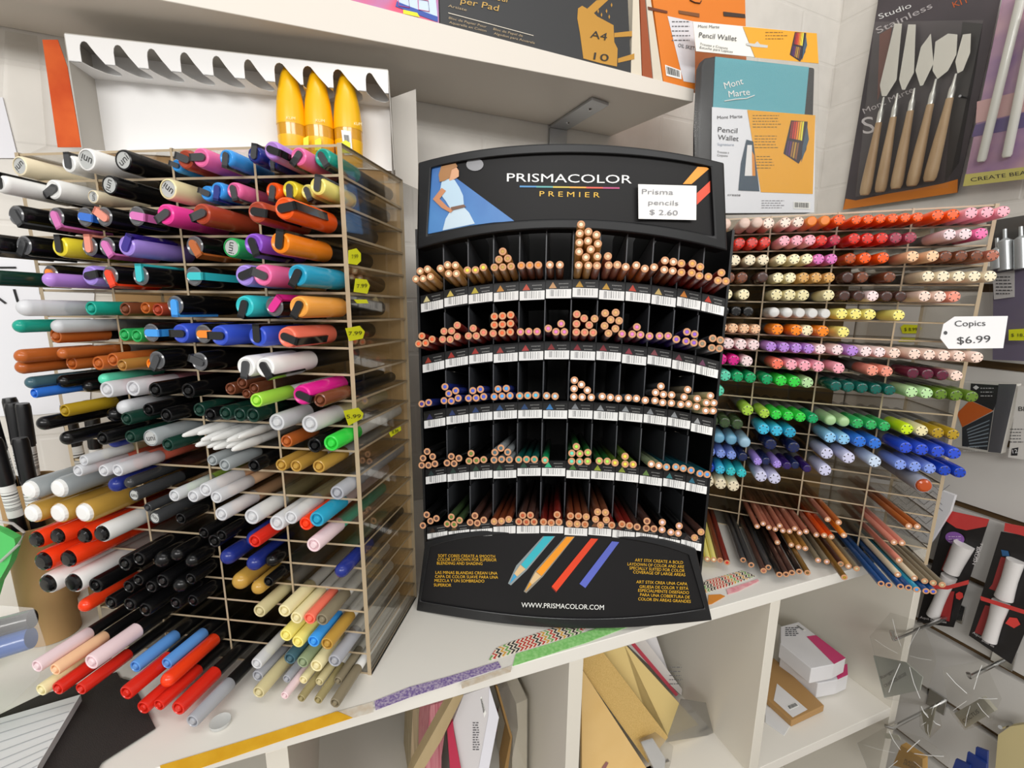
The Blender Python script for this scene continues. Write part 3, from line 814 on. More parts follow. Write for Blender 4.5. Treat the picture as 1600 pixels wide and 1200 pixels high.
RIGHT = [((1090, 310, 6), rows('''
frost 104 palepeach grey 45 265,220 510,215 585,252
copic 104 palepeach grey 34 685,245 835,240 945,235
frost 104 orange grey 36 1065,235 1185,228
copic 106 vermilion grey 36 1365,210 1510,212
copic 104 red grey 26 320,425 420,425 535,425 650,420
copic 106 lightpink grey 36 825,405 940,405 1045,405
copic 106 red grey 30 1185,405
copic 106 crimson grey 30 1305,405
copic 106 red grey 34 1455,395
copic 104 ivory grey 28 230,600 345,600 490,600 615,600
copic 106 yellowwhite grey 34 780,590 925,582 1065,578
copic 106 mauve grey 28 1165,585 1285,582
copic 106 rust grey 28 1440,580
copic 104 brown grey 26 295,765 415,765
copic 104 darkbrown grey 34 625,765
copic 106 yellowwhite grey 26 760,762 885,765
copic 106 tan grey 28 1000,762 1130,758 1305,755
copic 106 darkbrown grey 26 1410,760
copic 104 yellowwhite grey 24 155,935 255,935 430,935
copic 106 cream grey 26 745,935 860,935 985,932
copic 106 cream grey 36 1240,935
copic 106 darkbrown grey 26 1380,935
copic 100 black grey 24 250,1090 360,1090 460,1090
frost 112 white grey 32 715,1105 840,1105 960,1105 1080,1105 1200,1103
copic 106 paleyellow grey 28 1340,1110 1460,1110''')),
((1340, 310, 6), rows('''
copic 108 vermilion grey 36 20,220 150,205 278,200 415,195 560,182 710,176 855,172
copic 110 lightpink grey 40 1005,165 1155,160 1300,156
copic 106 red grey 32 5,395 105,390
copic 106 rose grey 30 228,392 365,382
copic 110 palepink grey 44 870,366 1005,366
copic 110 pink grey 44 1150,356
copic 106 vermilion grey 30 60,575 240,560
copic 108 peach grey 40 520,562 658,565
copic 108 brown grey 36 795,566 935,562 1075,560
copic 108 rosewood grey 36 1220,560
copic 106 brown grey 28 40,755 300,746
copic 108 ivory grey 38 600,750 755,755 900,750 1045,748 1185,746
copic 106 darkbrown grey 28 20,935 320,932 425,930
copic 106 pinkwhite grey 28 135,930
copic 108 palepeach grey 38 625,926 725,926
copic 108 salmon grey 36 860,926
copic 106 paleyellow grey 28 75,1110
copic 106 paleyellow grey 38 385,1112''')),
((1080, 490, 6), rows('''
copic 104 peach grey 24 190,170 285,172 395,175 505,178 615,178
copic 106 orange grey 36 805,185 990,192
copic 104 yellowwhite grey 26 1100,194
copic 106 orange grey 34 1230,200
copic 106 paleyellow grey 40 1425,200
copic 104 pinkwhite grey 28 280,330 370,335 490,340 605,345
copic 106 lilac grey 36 745,345 870,350 990,352 1120,360
copic 106 pinkwhite grey 32 1230,362 1370,365
copic 106 lilac grey 36 1500,370
copic 104 magenta grey 28 185,480 252,485 357,490
copic 104 pinkwhite grey 32 465,490
copic 106 coral grey 40 805,510
copic 106 lightpink grey 40 950,520 1070,525 1168,527
copic 106 lightpink grey 44 1370,535
copic 104 mint grey 30 160,640 237,640 342,645
copic 104 emerald grey 30 447,655 555,655
copic 104 emerald grey 32 705,660
copic 106 brightgreen grey 36 820,670 935,677
copic 106 palegreen grey 34 1050,682
copic 106 deepteal grey 44 1380,710
copic 104 darkolive grey 30 240,955 315,957 415,957
copic 106 yellowgreen grey 36 530,965
copic 106 yellowgreen grey 42 665,980
copic 106 brightgreen grey 42 775,977 910,987 1020,992
copic 106 emerald grey 42 1140,1005
frost 108 palegreen grey 44 1275,1012 1400,1014
copic 106 green grey 44 1525,1030
frost 104 skyblue grey 36 195,1095 295,1096 395,1102
frost 106 paleblue grey 42 530,1130
copic 106 cyan grey 44 675,1132 790,1138
copic 106 ocean grey 44 905,1152
copic 106 lightblue grey 46 1315,1162 1430,1172''')),
((1320, 490, 5.454), rows('''
copic 96 pinkwhite grey 36 185,345 295,347
copic 96 palepeach grey 38 410,348 550,352 675,354 795,356 920,360
copic 98 palepeach grey 42 1060,362
copic 96 salmon grey 44 240,490 355,500
copic 96 maroon grey 42 570,508 682,510 800,514
copic 96 palepeach grey 40 925,517
copic 96 deepteal grey 42 30,640 130,645 240,648 350,652
copic 98 palegreen grey 46 490,658 620,660
copic 98 olive grey 44 740,668 860,676 985,682
copic 96 green grey 44 190,938 305,948
copic 98 chartreuse grey 50 460,962
copic 98 cream grey 50 610,967
copic 98 mustard grey 52 800,982 915,987''')),
((1070, 650, 4.2857), rows('''
copic 76 periwinkle grey 32 105,190 172,200 246,206 316,216
copic 76 inkblue grey 32 395,216
copic 78 inkblue grey 34 495,226 570,235 640,245 725,247
copic 80 lightlavender grey 44 930,266
copic 80 lightlavender grey 52 1095,297
copic 76 deepblue grey 34 100,296
copic 78 deepblue grey 38 175,326
copic 78 cyan grey 38 240,312
copic 78 turquoise grey 38 312,320 385,326
copic 78 lavender grey 42 480,327 560,336
copic 78 deeppurple grey 42 635,346 720,352
copic 80 lightlavender grey 46 905,372
copic 76 ivory grey 38 175,406 240,416 320,421
copic 78 lightlavender grey 44 515,442 590,452
pencil 46 rosewood palepink 70 115,695
pencil 46 rosewood palepink 60 75,690
pencil 46 rosewood pinkwhite 62 485,740 525,722 565,748 615,752 640,724 660,758 710,764 740,734 765,770 815,778 862,785
pencil 46 vermilion peachwhite 66 920,790 970,796
pencil 48 orange peachwhite 78 1065,805
pencil 47 rosewood palepeach 66 960,678
pencil 47 copper palepeach 70 1035,690
pencil 46 rosewood peachwhite 66 622,858
pencil 46 goldbrown peachwhite 66 718,853
pencil 46 goldbrown palepeach 68 785,878 838,883
pencil 47 taupe palepink 74 880,1000 975,1018
pencil 47 darkbrown taupe 76 1025,1020
pencil 47 tan peachwhite 78 1075,1030
pencil 47 taupe beige 80 1125,1035
pencil 46 yellow paleyellow 66 100,990
pencil 46 paleyellow yellowwhite 66 148,1005 188,1008
pencil 46 mahogany rosewood 66 232,1012
pencil 46 darkred red 68 278,1028
pencil 47 charcoal charcoal 72 395,1010 437,1042 550,1058
pencil 47 darkbrown rosewood 80 505,1080
pencil 47 black darkbrown 82 627,1110 760,1086
pencil 47 darkbrown darkbrown 82 672,1108 708,1095
pencil 47 khakibrown khakibrown 84 815,1094
pencil 47 khakibrown mustard 100 1090,1130''')),
((1320, 680, 4.2857), rows('''
copic 80 blue grey 50 100,36 205,46
copic 82 cobalt grey 54 345,62 460,66 555,72 690,82
copic 80 iceblue grey 54 205,162
copic 82 periwinkle grey 50 320,176 395,176 485,182
copic 82 deepblue grey 50 575,186 675,196
pencil 48 copper palepeach 76 430,610 487,613
pencil 48 salmon palepeach 74 322,717 383,723
pencil 48 salmon palepeach 82 365,838
pencil 48 ivory peachwhite 88 343,953 450,985
pencil 48 taupe beige 92 530,972 585,975 657,986
pencil 48 denim inkblue 84 258,1042 310,1052 362,1056
pencil 48 denim inkblue 88 418,1066
pencil 48 ocean sky 90 473,1077
pencil 48 denim royal 94 530,1086 580,1089
disc 118 grey grey 60 545,308'''.replace('disc 118 grey grey 60 545,308', 'jumbo 118 grey rust 64 545,308'))),
]
rack_pens(RKR, RIGHT, .013, 'right rack', 'markers and pencils in the right acrylic rack')
# ------------------------------------------------------------------ black pencil display
DC = V((.058, .475, 0)); DU = V((math.cos(math.radians(3)), -math.sin(math.radians(3)), 0)); DW = V((-DU.y, DU.x, 0))   # along the front, into the display
DHW, BUL = .153, .020
def dpos(u, z, off=0):
    k = 1-min(1.3, abs(u)/DHW)**2; q = DC+DU*u-DW*(BUL*k+off); return V((q.x, q.y, z))
def dhit(x, y, off=0):
    """where a pixel meets the bowed front, OFF ahead of it; OFF may depend on the height"""
    d = ray(x, y); u = 0.0; z = .2
    for _ in range(14):
        o = off(z) if callable(off) else off
        P = DC-DW*(BUL*(1-min(1.3, abs(u)/DHW)**2)+o); t = (P-CAM).dot(DW)/d.dot(DW); q = CAM+d*t; u = (q-DC).dot(DU); z = q.z
    return q, u
BLK = mat('141517', .42, spec=.35); BLK2 = mat('101113', .35); DARKP = mat('0D0D0E', .5); PRINT = mat('171617', .5, spec=.25)
disp = thing('pencil_display', 'black curved pencil display with five tiers between the two clear racks', 'display stand', DC)
TILT = math.radians(12); PY = math.radians(6)
DP = V((math.sin(PY)*math.cos(TILT), math.cos(PY)*math.cos(TILT), -math.sin(TILT)))
PH = V((math.cos(PY), -math.sin(PY), 0)); PV = PH.cross(DP).normalized()
if PV.z < 0: PV = -PV
# label strip top edge per tier: pixel at the left end, middle, right end
TIER = [((655, 463), (886, 437), (1118, 466)), ((660, 559), (886, 533), (1112, 562)), ((664, 643), (884, 626), (1104, 654)), ((666, 737), (882, 719), (1096, 742)), ((667, 822), (880, 809), (1086, 838))]
NB = 12; SH = .0165
edges_u = [-DHW+2*DHW*i/NB for i in range(NB+1)]
tz = []
for l, m_, r in TIER:
    zl, zm, zr = dhit(*l)[0].z, dhit(*m_)[0].z, dhit(*r)[0].z
    ze = (zl+zr)/2; tz.append((ze, zm-ze))
def tierz(i, u): ze, ar = tz[i]; return ze+ar*(1-(u/DHW)**2)
LABC = ['E0D49A D8C060 C8B840 C88A3A C8503A D0A070 C89A3A C89A3A C0402A CBAE6A D08030 C03A26 C8402A'.split(), 'A03A2A A8322A A8322A A03A34 B03A3A 8A2A2A 8A2430 8A2A34 8E3040 8A4A50 7A3A48 6A3A58 5A4060'.split(),
        '2A2A5A 2A3A6A 2A4070 2F5080 2A4A78 3A80C0 8A8E94 9A9EA2 94989C 8E9296 9A9EA2 9A9C9E'.split(), '2A3A3A 2A4038 2F4A3A 2A4A3A 2F5A48 3FC090 4A7A3A A0B040 8A9A3A 6A8A4A 3A7A80 2A6A80'.split(),
        '3A2A20 5A4A2A 4A3A2A 6A3A22 6A2A20 7A3A26 7A4A2A 8A5A3A 5A2A20 4A3A2A 3A3432 3A3230'.split()]
LBL = mat('1B1B1D', .35); WHT = mat('EDEDEB', .5)
for i in range(5):
    z = tz[i][0]; c = dpos(0, z)
    # floor of the tier, falling to the back
    mb = MB(); L = DP*.148; fr = [dpos(u, tierz(i, u), 0) for u in edges_u]
    n = len(fr); mb.add(fr+[p+L for p in fr]+[p-V((0, 0, .0025)) for p in fr]+[p+L-V((0, 0, .0025)) for p in fr],
        [f for k in range(n-1) for f in ((k, k+1, n+k+1, n+k), (2*n+k, 3*n+k, 3*n+k+1, 2*n+k+1), (k, 2*n+k, 2*n+k+1, k+1), (n+k, n+k+1, 3*n+k+1, 3*n+k))])
    part(disp, 'tier_floor', mb, BLK2, smooth=0)
    # front lip that carries the labels
    mb = MB(); pts = []
    for k in range(n-1):
        u0, u1 = edges_u[k], edges_u[k+1]
        a, b = dpos(u0, tierz(i, u0), .0002), dpos(u1, tierz(i, u1), .0002); dn = V((0, 0, -SH-.001)); th = -DW*.0018
        mb.add([a, b, b+dn, a+dn, a+th, b+th, b+dn+th, a+dn+th], [(0, 1, 2, 3), (4, 7, 6, 5), (0, 4, 5, 1), (3, 2, 6, 7)])
    part(disp, 'label_rail', mb, BLK, smooth=0)
    for k in range(NB):
        jz = random.uniform(-.0012, .0012); e = .0004; u0, u1 = edges_u[k]+e, edges_u[k+1]-e
        za, zb = tierz(i, edges_u[k])+jz, tierz(i, edges_u[k+1])+jz
        def Q(fx, fz, off): u = u0+(u1-u0)*fx; zz = za+(zb-za)*fx-SH*fz; return dpos(edges_u[k], 0, .0022+off)*(1-(fx*(u1-u0)+e)/(edges_u[k+1]-edges_u[k]))+dpos(edges_u[k+1], 0, .0022+off)*((fx*(u1-u0)+e)/(edges_u[k+1]-edges_u[k]))+V((0, 0, zz))
        lb = MB().prism([Q(0, .03, 0), Q(1, .03, 0), Q(1, 1.0, 0), Q(0, 1.0, 0)], -DW*.0005)
        lp = part(disp, 'tier_label', lb, LBL, smooth=0)
        part(lp, 'barcode', MB().prism([Q(.01, .52, .0006), Q(.99, .52, .0006), Q(.99, 1.04, .0006), Q(.01, 1.04, .0006)], -DW*.0002), BARC, smooth=0)
        cc = LABC[i][k]
        part(lp, 'swatch', MB().poly([Q(.12, .46, .0007), Q(.42, .46, .0007), Q(.27, .1, .0007)]), mat(cc, .5), smooth=0)
        mb = MB()
        for (fx, fz, ww) in ((.5, .18, .4), (.55, .38, .36), (.16, .5, .2)):
            hgt = .055
            for q in range(int(ww/.055)):
                x = fx+q*.055; mb.poly([Q(x, fz, .0007), Q(x+.036, fz, .0007), Q(x+.036, fz+hgt*random.uniform(.7, 1.3), .0007), Q(x, fz+hgt, .0007)])
        part(lp, 'lettering', mb, mat('9A9A98', .5), smooth=0, fix=False)
    for k in range(1, NB):
        u = edges_u[k]; p0 = dpos(u, tierz(i, u)+.0002, -.0005); top = V((0, 0, .040 if i else .046)); tb = PH*.0011
        part(disp, 'bay_divider', MB().box(p0-tb/2, tb, DP*.14, top), mat('4A4C50', .3), smooth=0)  # lower piece in a lighter grey: its reflected light is put into the colour
        hi = p0+top+DW*.003; part(disp, 'bay_divider', MB().box(hi-tb/2+V((0, 0, .0001)), tb, DP*.13, V((0, 0, .030 if i else .034))), mat('1E1F21', .4), smooth=0)
zt = dhit(890, 236, .012)[0].z
for sgn in (-1, 1):
    u = sgn*(DHW+.0022); a = dpos(u, 0, -.002); d = V((DP.x, DP.y, 0)).normalized()*.148
    z0, z1 = .004, tz[0][0]+.066
    part(disp, 'side_panel', MB().prism([a+V((0, 0, z0)), a+d+V((0, 0, z0)), a+d+V((0, 0, z1)), a+V((0, 0, z1))], DU*sgn*.0024), BLK2, smooth=0)
a, b = dpos(-DHW, 0, 0)+V((DP.x, DP.y, 0)).normalized()*.1485, dpos(DHW, 0, 0)+V((DP.x, DP.y, 0)).normalized()*.1485
part(disp, 'back_panel', MB().prism([a+V((0, 0, .004)), b+V((0, 0, .004)), b+V((0, 0, tz[0][0]+.098)), a+V((0, 0, tz[0][0]+.098))], DW*.0025), DARKP, smooth=0)
# header board: outline and inner panel read along the curve
def curve(pts):
    xs = [p[0] for p in pts]; ys = [p[1] for p in pts]
    return lambda x: float(np.interp(x, xs, ys))
def resample(pts, n):
    P = np.array(pts, float); s = np.r_[0, np.cumsum(np.hypot(*np.diff(P, axis=0).T))]; t = np.linspace(0, s[-1], n)
    return [(float(np.interp(q, s, P[:, 0])), float(np.interp(q, s, P[:, 1]))) for q in t]
def smooth_poly(pts, n):
    P = np.array(pts, float); cs = np.polyfit(P[:, 0], P[:, 1], 4); x = np.linspace(P[0, 0], P[-1, 0], n); return [(float(a), float(np.polyval(cs, a))) for a in x]
def framed(root, top_o, bot_o, top_i, bot_i, off, depth, rim, matf, matp, pname, fname, n=25, sides=0):
    O = smooth_poly(top_o, n)+smooth_poly(bot_o, n)[::-1]; I = smooth_poly(top_i, n)+smooth_poly(bot_i, n)[::-1]
    H = lambda x, y, o: dhit(x, y, (lambda z: off(z)+o) if callable(off) else off+o)[0]
    of = [H(x, y, 0) for x, y in O]; inn = [H(x, y, 0) for x, y in I]; ib = [H(x, y, -rim) for x, y in I]; ob = [p+DW*depth for p in of]
    m = len(O); mb = MB(); mb.add(of+inn+ib+ob, [f for k in range(m) for f in ((k, (k+1) % m, m+(k+1) % m, m+k), (m+k, m+(k+1) % m, 2*m+(k+1) % m, 2*m+k), (3*m+k, 3*m+(k+1) % m, (k+1) % m, k))])
    # back closed by strips
    mb.add([], [])
    for k in range(n-1): mb.f.append((3*m+k+1, 3*m+k, 3*m+m-1-k, 3*m+m-2-k)); mb.m.append(0)
    part(root, fname, mb, matf, smooth=40, bevel=.0016)
    mb = MB(); P = [H(x, y, -rim+.0004) for x, y in I]
    mb.add(P, [(k, k+1, m-2-k, m-1-k) for k in range(n-1)]); pp = part(root, pname, mb, matp, smooth=40); return pp, H
hp, HH = framed(disp, [(653, 254), (702, 241), (796, 228), (890, 224), (984, 228), (1062, 240), (1132, 254)], [(651, 390), (702, 376.5), (796, 362), (890, 357.5), (984, 364), (1062, 375.5), (1137, 392)],
                [(674, 262), (734, 251), (812, 242), (890, 240), (984, 243.5), (1062, 252), (1110, 261)], [(668, 366.5), (734, 353), (806, 345), (890, 342.5), (984, 347), (1062, 358), (1116, 369)],
                .012, .03, .004, BLK, PRINT, 'header_panel', 'header_frame')
def UH(o=0): return lambda x, y, off=.0006: HH(x, y, -.0036+o+off)
def art(root, name, px, c, U, off=.0006, sub=0):
    bm = bmesh.new(); vs = [bm.verts.new((x, y, 0)) for x, y in px]; bm.faces.new(vs)
    x0 = min(p[0] for p in px); x1 = max(p[0] for p in px); y0 = min(p[1] for p in px); y1 = max(p[1] for p in px)
    for ax, lo, hi in ((0, x0, x1), (1, y0, y1)):
        for k in range(1, int((hi-lo)/10)+1):
            pc = [0, 0, 0]; pc[ax] = lo+10*k; nn = [0, 0, 0]; nn[ax] = 1
            bmesh.ops.bisect_plane(bm, geom=bm.verts[:]+bm.edges[:]+bm.faces[:], plane_co=pc, plane_no=nn)
    bm.verts.index_update(); mb = MB(); mb.add([U(v.co.x, v.co.y, off) for v in bm.verts], [tuple(v.index for v in f.verts) for f in bm.faces]); bm.free()
    return part(root, name, mb, mat(c, .4) if isinstance(c, str) else c, smooth=0, fix=False)
U0 = UH()
def zc(pts, x0=640, y0=220, s=3.2): return [(x0+x/s, y0+y/s) for x, y in pts]
art(hp, 'blue_field', zc([(112, 130), (160, 124), (238, 190), (525, 402), (420, 408), (300, 424), (180, 448), (90, 466)]), noise_mat('blue_field', '2E5FA8', '5A94D0', 8, .4), U0, .0005)
art(hp, 'skirt', zc([(212, 338), (270, 330), (298, 360), (326, 414), (240, 432), (165, 448), (180, 390)]), 'C8DCEA', U0, .0009)
art(hp, 'blouse', zc([(160, 205), (190, 188), (225, 195), (250, 235), (268, 275), (272, 325), (205, 340), (180, 300), (150, 262)]), 'BCD6E8', U0, .0012)
art(hp, 'arm', zc([(160, 235), (182, 250), (150, 290), (190, 330), (220, 345), (205, 360), (160, 335), (116, 292)]), 'C98A62', U0, .0015)
art(hp, 'neck_and_face', zc([(190, 135), (232, 128), (246, 150), (246, 178), (228, 190), (200, 200), (186, 170)]), 'D9A47E', U0, .0013)
art(hp, 'hair', zc([(158, 128), (230, 112), (240, 128), (210, 142), (200, 185), (172, 200), (150, 205), (145, 170)]), 'A8784A', U0, .0017)
art(hp, 'belt', zc([(205, 332), (272, 318), (282, 330), (210, 348)]), '7A5A48', U0, .0016)
art(hp, 'disc_mark', [(742+13.5*math.cos(t*math.pi/10), 257+10*math.sin(t*math.pi/10)*1.0+(0)) for t in range(20)], '8E8E92', U0, .0009)
art(hp, 'stripe', zc([(1440, 130), (1485, 132), (1497, 140), (1410, 216), (1366, 216)]), 'F09A1E', U0, .0009)
art(hp, 'stripe', zc([(1503, 200), (1503, 256), (1436, 320), (1436, 262)]), 'E04A2A', U0, .0009)
mb = MB(); text_on(mb, 'PRISMACOLOR', (792, 283.5), (987, 286.5), 13, U0); part(hp, 'lettering', mb, mat('F2F2F0', .4), smooth=0, fix=False)
mb = MB(); text_on(mb, 'P R E M I E R', (843, 306.5), (937, 308.5), 8, U0); part(hp, 'lettering', mb, mat('E2B22A', .4), smooth=0, fix=False)
for i, c in enumerate(['3A86C0', '4FA0A0', 'C8B03A', 'E0A02A', 'D8503A', 'B03A70']):
    x0 = 812+i*26; art(hp, 'rule_line', [(x0, 290+i*.45), (x0+26, 290.4+i*.45), (x0+26, 292.8+i*.45), (x0, 292.6+i*.45)], c, U0, .0007)
# footer board
fo = lambda z: .005+.017*(.09-z)/.09
fp, HF = framed(disp, [(664, 846), (702, 836), (765, 827.5), (848, 823), (890, 823), (984, 833), (1050, 845.5), (1088, 859)], [(650.5, 955), (702, 963.5), (765, 972.5), (848, 981), (890, 982.5), (984, 981), (1050, 976.5), (1113, 970)],
                [(672, 855), (702, 845), (765, 837.5), (848, 834), (890, 834.5), (984, 844), (1040, 855), (1076, 867)], [(657, 938), (702, 946), (765, 955), (848, 963), (890, 966), (984, 963.5), (1040, 958.5), (1101, 950)],
                fo, .03, .0025, mat('0E0F12', .3, coat=.2), PRINT, 'footer_panel', 'footer_frame')
part(disp, 'base_plate', MB().prism([V((dpos(u, 0, .0).x, dpos(u, 0, .0).y, .0005)) for u in edges_u]+[p for p in (V((b.x, b.y, .0005)), V((a.x, a.y, .0005)))], (0, 0, .004)), BLK2, smooth=0)
UF = lambda x, y, off=.0006: HF(x, y, -.0021+off)
def z5(x, y): return (640+x/4.8, 740+y/4.8)
def z6(x, y): return (880+x/4.8, 740+y/4.8)
ytx = MB()
rowsL = [('SOFT CORES CREATE A SMOOTH', (214, 626), (640, 632)), ('COLOR LAYDOWN FOR SUPERIOR', (209, 654), (652, 658)), ('BLENDING AND SHADING', (205, 682), (546, 686)),
         ('LAS MINAS BLANDAS CREAN UNA', (194, 752), (658, 758)), ('CAPA DE COLOR SUAVE PARA UNA', (191, 782), (663, 788)), ('MEZCLA Y UN SOMBREADO', (187, 812), (560, 817)), ('SUPERIOR', (182, 845), (312, 848))]
for t, l, r in rowsL: text_on(ytx, t, z5(*l), z5(*r), 4.6, UF)
rowsR = [('ART STIX CREATE A BOLD', (538, 658), (898, 678)), ('LAYDOWN OF COLOR AND ARE', (482, 688), (905, 710)), ('SPECIALLY SUITED FOR COLOR', (497, 718), (910, 740)), ('COVERAGE OF LARGE AREAS', (524, 748), (915, 770)),
         ('ART STIX CREA UNA CAPA', (548, 822), (930, 838)), ('GRUESA DE COLOR Y ESTÁ', (572, 858), (938, 872)), ('ESPECIALMENTE DISEÑADO', (562, 886), (943, 904)), ('PARA UNA COBERTURA DE', (576, 918), (948, 938)), ('COLOR EN ÁREAS GRANDES', (562, 950), (956, 970))]
part(fp, 'lettering', ytx, mat('E2AE2A', .4), smooth=0, fix=False); ytx = MB()
for t, l, r in rowsR: text_on(ytx, t, z6(*l), z6(*r), 4.6, UF)
part(fp, 'lettering', ytx, mat('E2AE2A', .4), smooth=0, fix=False)
mb = MB(); text_on(mb, 'WWW.PRISMACOLOR.COM', z5(838, 1002), z6(305, 1022), 7.6, UF); part(fp, 'lettering', mb, mat('ECECE8', .4), smooth=0, fix=False)
H5 = lambda *p: [z5(*q) for q in p]
art(fp, 'pencil_glow', H5((1000, 470), (1092, 470), (882, 722), (760, 838), (738, 824), (800, 690)), '8A9496', UF, .0004)
art(fp, 'pencil_glow', H5((1168, 472), (1240, 472), (1000, 772), (876, 896), (856, 884), (940, 730)), '8A8478', UF, .0004)
art(fp, 'pencil_picture', H5((1010, 470), (1084, 470), (872, 716), (836, 682)), '35B4C2', UF, .0008); art(fp, 'pencil_picture', H5((830, 684), (870, 716), (806, 772), (784, 750)), 'D8B88A', UF, .0008)
art(fp, 'pencil_picture', H5((784, 752), (804, 772), (750, 826)), '3A9AC8', UF, .0009)
art(fp, 'pencil_picture', H5((1178, 474), (1234, 474), (990, 768), (950, 736)), 'F0981E', UF, .0008); art(fp, 'pencil_picture', H5((945, 738), (988, 770), (918, 832), (902, 812)), 'D8B88A', UF, .0008)
art(fp, 'pencil_picture', H5((902, 812), (916, 832), (866, 886)), 'E09A2A', UF, .0009)
H6 = lambda *p: [z6(*q) for q in p]
art(fp, 'crayon_picture', H6((208, 486), (262, 490), (-50, 884), (-86, 846)), 'E0421E', UF, .0008); art(fp, 'crayon_picture', H6((-86, 846), (-50, 884), (-52, 894), (-88, 856)), '7A1E10', UF, .0009)
art(fp, 'crayon_picture', H6((366, 508), (420, 514), (166, 858), (122, 826)), '5A66C0', UF, .0008)
# price card tucked on the header
card = thing('price_card', 'white handwritten card on the black header reading pencil price', 'sign', HH(1042, 316, .002))
UCc = lambda x, y, off=0: HH(x, y, .0012+off)
Pc = [UCc(*q) for q in ((997, 288), (1088, 290.5), (1087.5, 344), (997.5, 342))]
part(card, 'card', MB().prism(Pc, -DW*.0006), mat('F0F0EE', .6), smooth=0)
mb = MB(); Uc2 = lambda x, y, off=0: UCc(x, y, .0009)
for t, l, r, h in (('Prisma', (1003, 303), (1052, 304), 8), ('pencils', (1013, 319.5), (1060, 321), 7.5), ('$ 2.60', (1015, 335), (1059, 336.5), 8)): text_on(mb, t, l, r, h, Uc2)
part(card, 'lettering', mb, mat('8C8C90', .6), smooth=0, fix=False)
# ------------------------------------------------------------------ pencils in the display
TIERP = [[((640, 360, 6), '''tan yellowwhite 65,475 98,408 150,465 170,398 213,450|290,375 355,345 380,425 425,362 465,425
goldbrown yellow 563,385 640,380 720,370
goldbrown gold 810,360 845,295 870,235 885,347 918,287 960,340
brown orange 1055,332 1125,330 1197,328
brown peachwhite 1280,330 1408,330'''), ((880, 360, 6), '''tan yellowwhite 157,58 113,115 198,118 272,118 120,182 195,185 270,185 120,258 190,258 265,262 118,328 190,328 262,332
rosewood peach 403,272 360,337 430,342 508,347
copper peachwhite 610,365 685,367 765,398
mahogany peachwhite 910,330 985,340 865,385 940,397 1010,405
darkred lightorange 1107,358 1183,368 1247,385 1107,430 1187,437 1260,453
darkred lightorange 1362,475 1437,495 1480,438 1507,507''')],
[((640, 360, 6), '''darkred vermilion 115,1042 93,1110 158,1090 230,1078
darkred coral 345,990 412,985 477,957 330,1063 398,1057 465,1035
darkred coral 595,957 568,1020 637,1010 703,1000 770,975
darkred vermilion 800,825 880,820 950,815 797,890 877,890 942,885 870,962 940,952
maroon pink 1050,965 1115,962 1183,962
maroon mauve 1295,940 1360,955 1422,960 1422,892
darkred coral 1530,960 1555,900'''), ((880, 360, 6), '''darkred coral 95,962 163,967 237,967 133,905 203,908
darkbrown tan 370,848 445,852 330,905 405,910 478,912 340,972 408,975 478,980
maroon mauve 570,995 642,1000 720,1008 688,945
deeppurple mauve 823,1023 893,1033 983,1033
deeppurple purple 1060,1065 1140,1080 1212,1090 1113,1015 1185,1023
charcoal taupe 1303,1110 1372,1130 1445,1142 1355,1065 1427,1075''')],
[((640, 560, 6), '''navy violet 110,493 175,480
navy royal 337,340 370,395 427,383 338,455 410,447 475,433
navy royal 597,350 660,347 570,420 638,410 705,402
navy sky 830,325 907,320 800,392 870,383 943,380
steel cyan 1038,370 1107,367 1173,365
steel paleblue 1253,365 1363,370
steel purewhite 1510,365 1553,310'''), ((880, 560, 6), '''steel purewhite 70,370 148,372 110,312 217,375
steel purewhite 300,378 372,380 440,388
steel purewhite 540,398 610,405 683,410
charcoal purewhite 822,375 903,387 913,318 783,428 855,440 922,448
taupe purewhite 1062,420 1133,433 1162,370 1017,467 1090,488 1160,492
beige purewhite 1262,447 1325,463 1372,415 1410,475 1263,520 1330,533 1405,543''')],
[((640, 560, 6), '''black darkbrown 170,937 123,993 212,985 123,1057 182,1052 260,1032
black darkbrown 392,962 350,1017 430,1015 493,995
black olive 575,912 560,983 627,977 713,972
silver slate 857,848 800,888 917,885 803,957 872,952 937,950
deepteal teal 1030,942 1095,940 1160,940
emerald mint 1237,938
deepgreen mint 1488,940 1523,888 1555,945'''), ((880, 560, 6), '''deepgreen lime 93,883 157,885 118,943 185,947
deepgreen lime 350,957 415,962
olive yellow 510,975 583,977 652,990 557,923
sage purewhite 830,1012 893,1025
darkteal skyblue 985,1040 1047,1058 1113,1067
darkteal sky 1215,1088 1282,1107 1348,1115''')],
[((640, 740, 4.8), '''black darkbrown 127,358 163,398 212,390 97,437
darkolive olive 313,325 290,377 343,370 392,362
darkbrown brown 490,302 465,352 517,350 570,343
mahogany tan 643,333 695,327 745,320
darkbrown rust 853,275 905,272 822,318 878,318 930,318
darkred copper 998,320 1055,325 1108,268 1113,318
mahogany tan 1180,322 1235,322'''), ((880, 740, 4.8), '''mahogany copper 78,322 135,328 110,285
brown tan 208,280 260,285 312,287 208,330 262,335 312,340
darkred copper 388,347 445,352 495,362
darkbrown brown 570,373 603,332 625,382 677,388
black palepink 745,350 747,395 805,412 852,418 870,370
darkbrown tan 975,450 1035,408''')]]
AXD = axm(DP); PR = .00372; OFFP = .034
TN = ['top', 'second', 'third', 'fourth', 'bottom']
nshift = []
ea = [dpos(u, 0, 0).dot(PH) for u in edges_u]
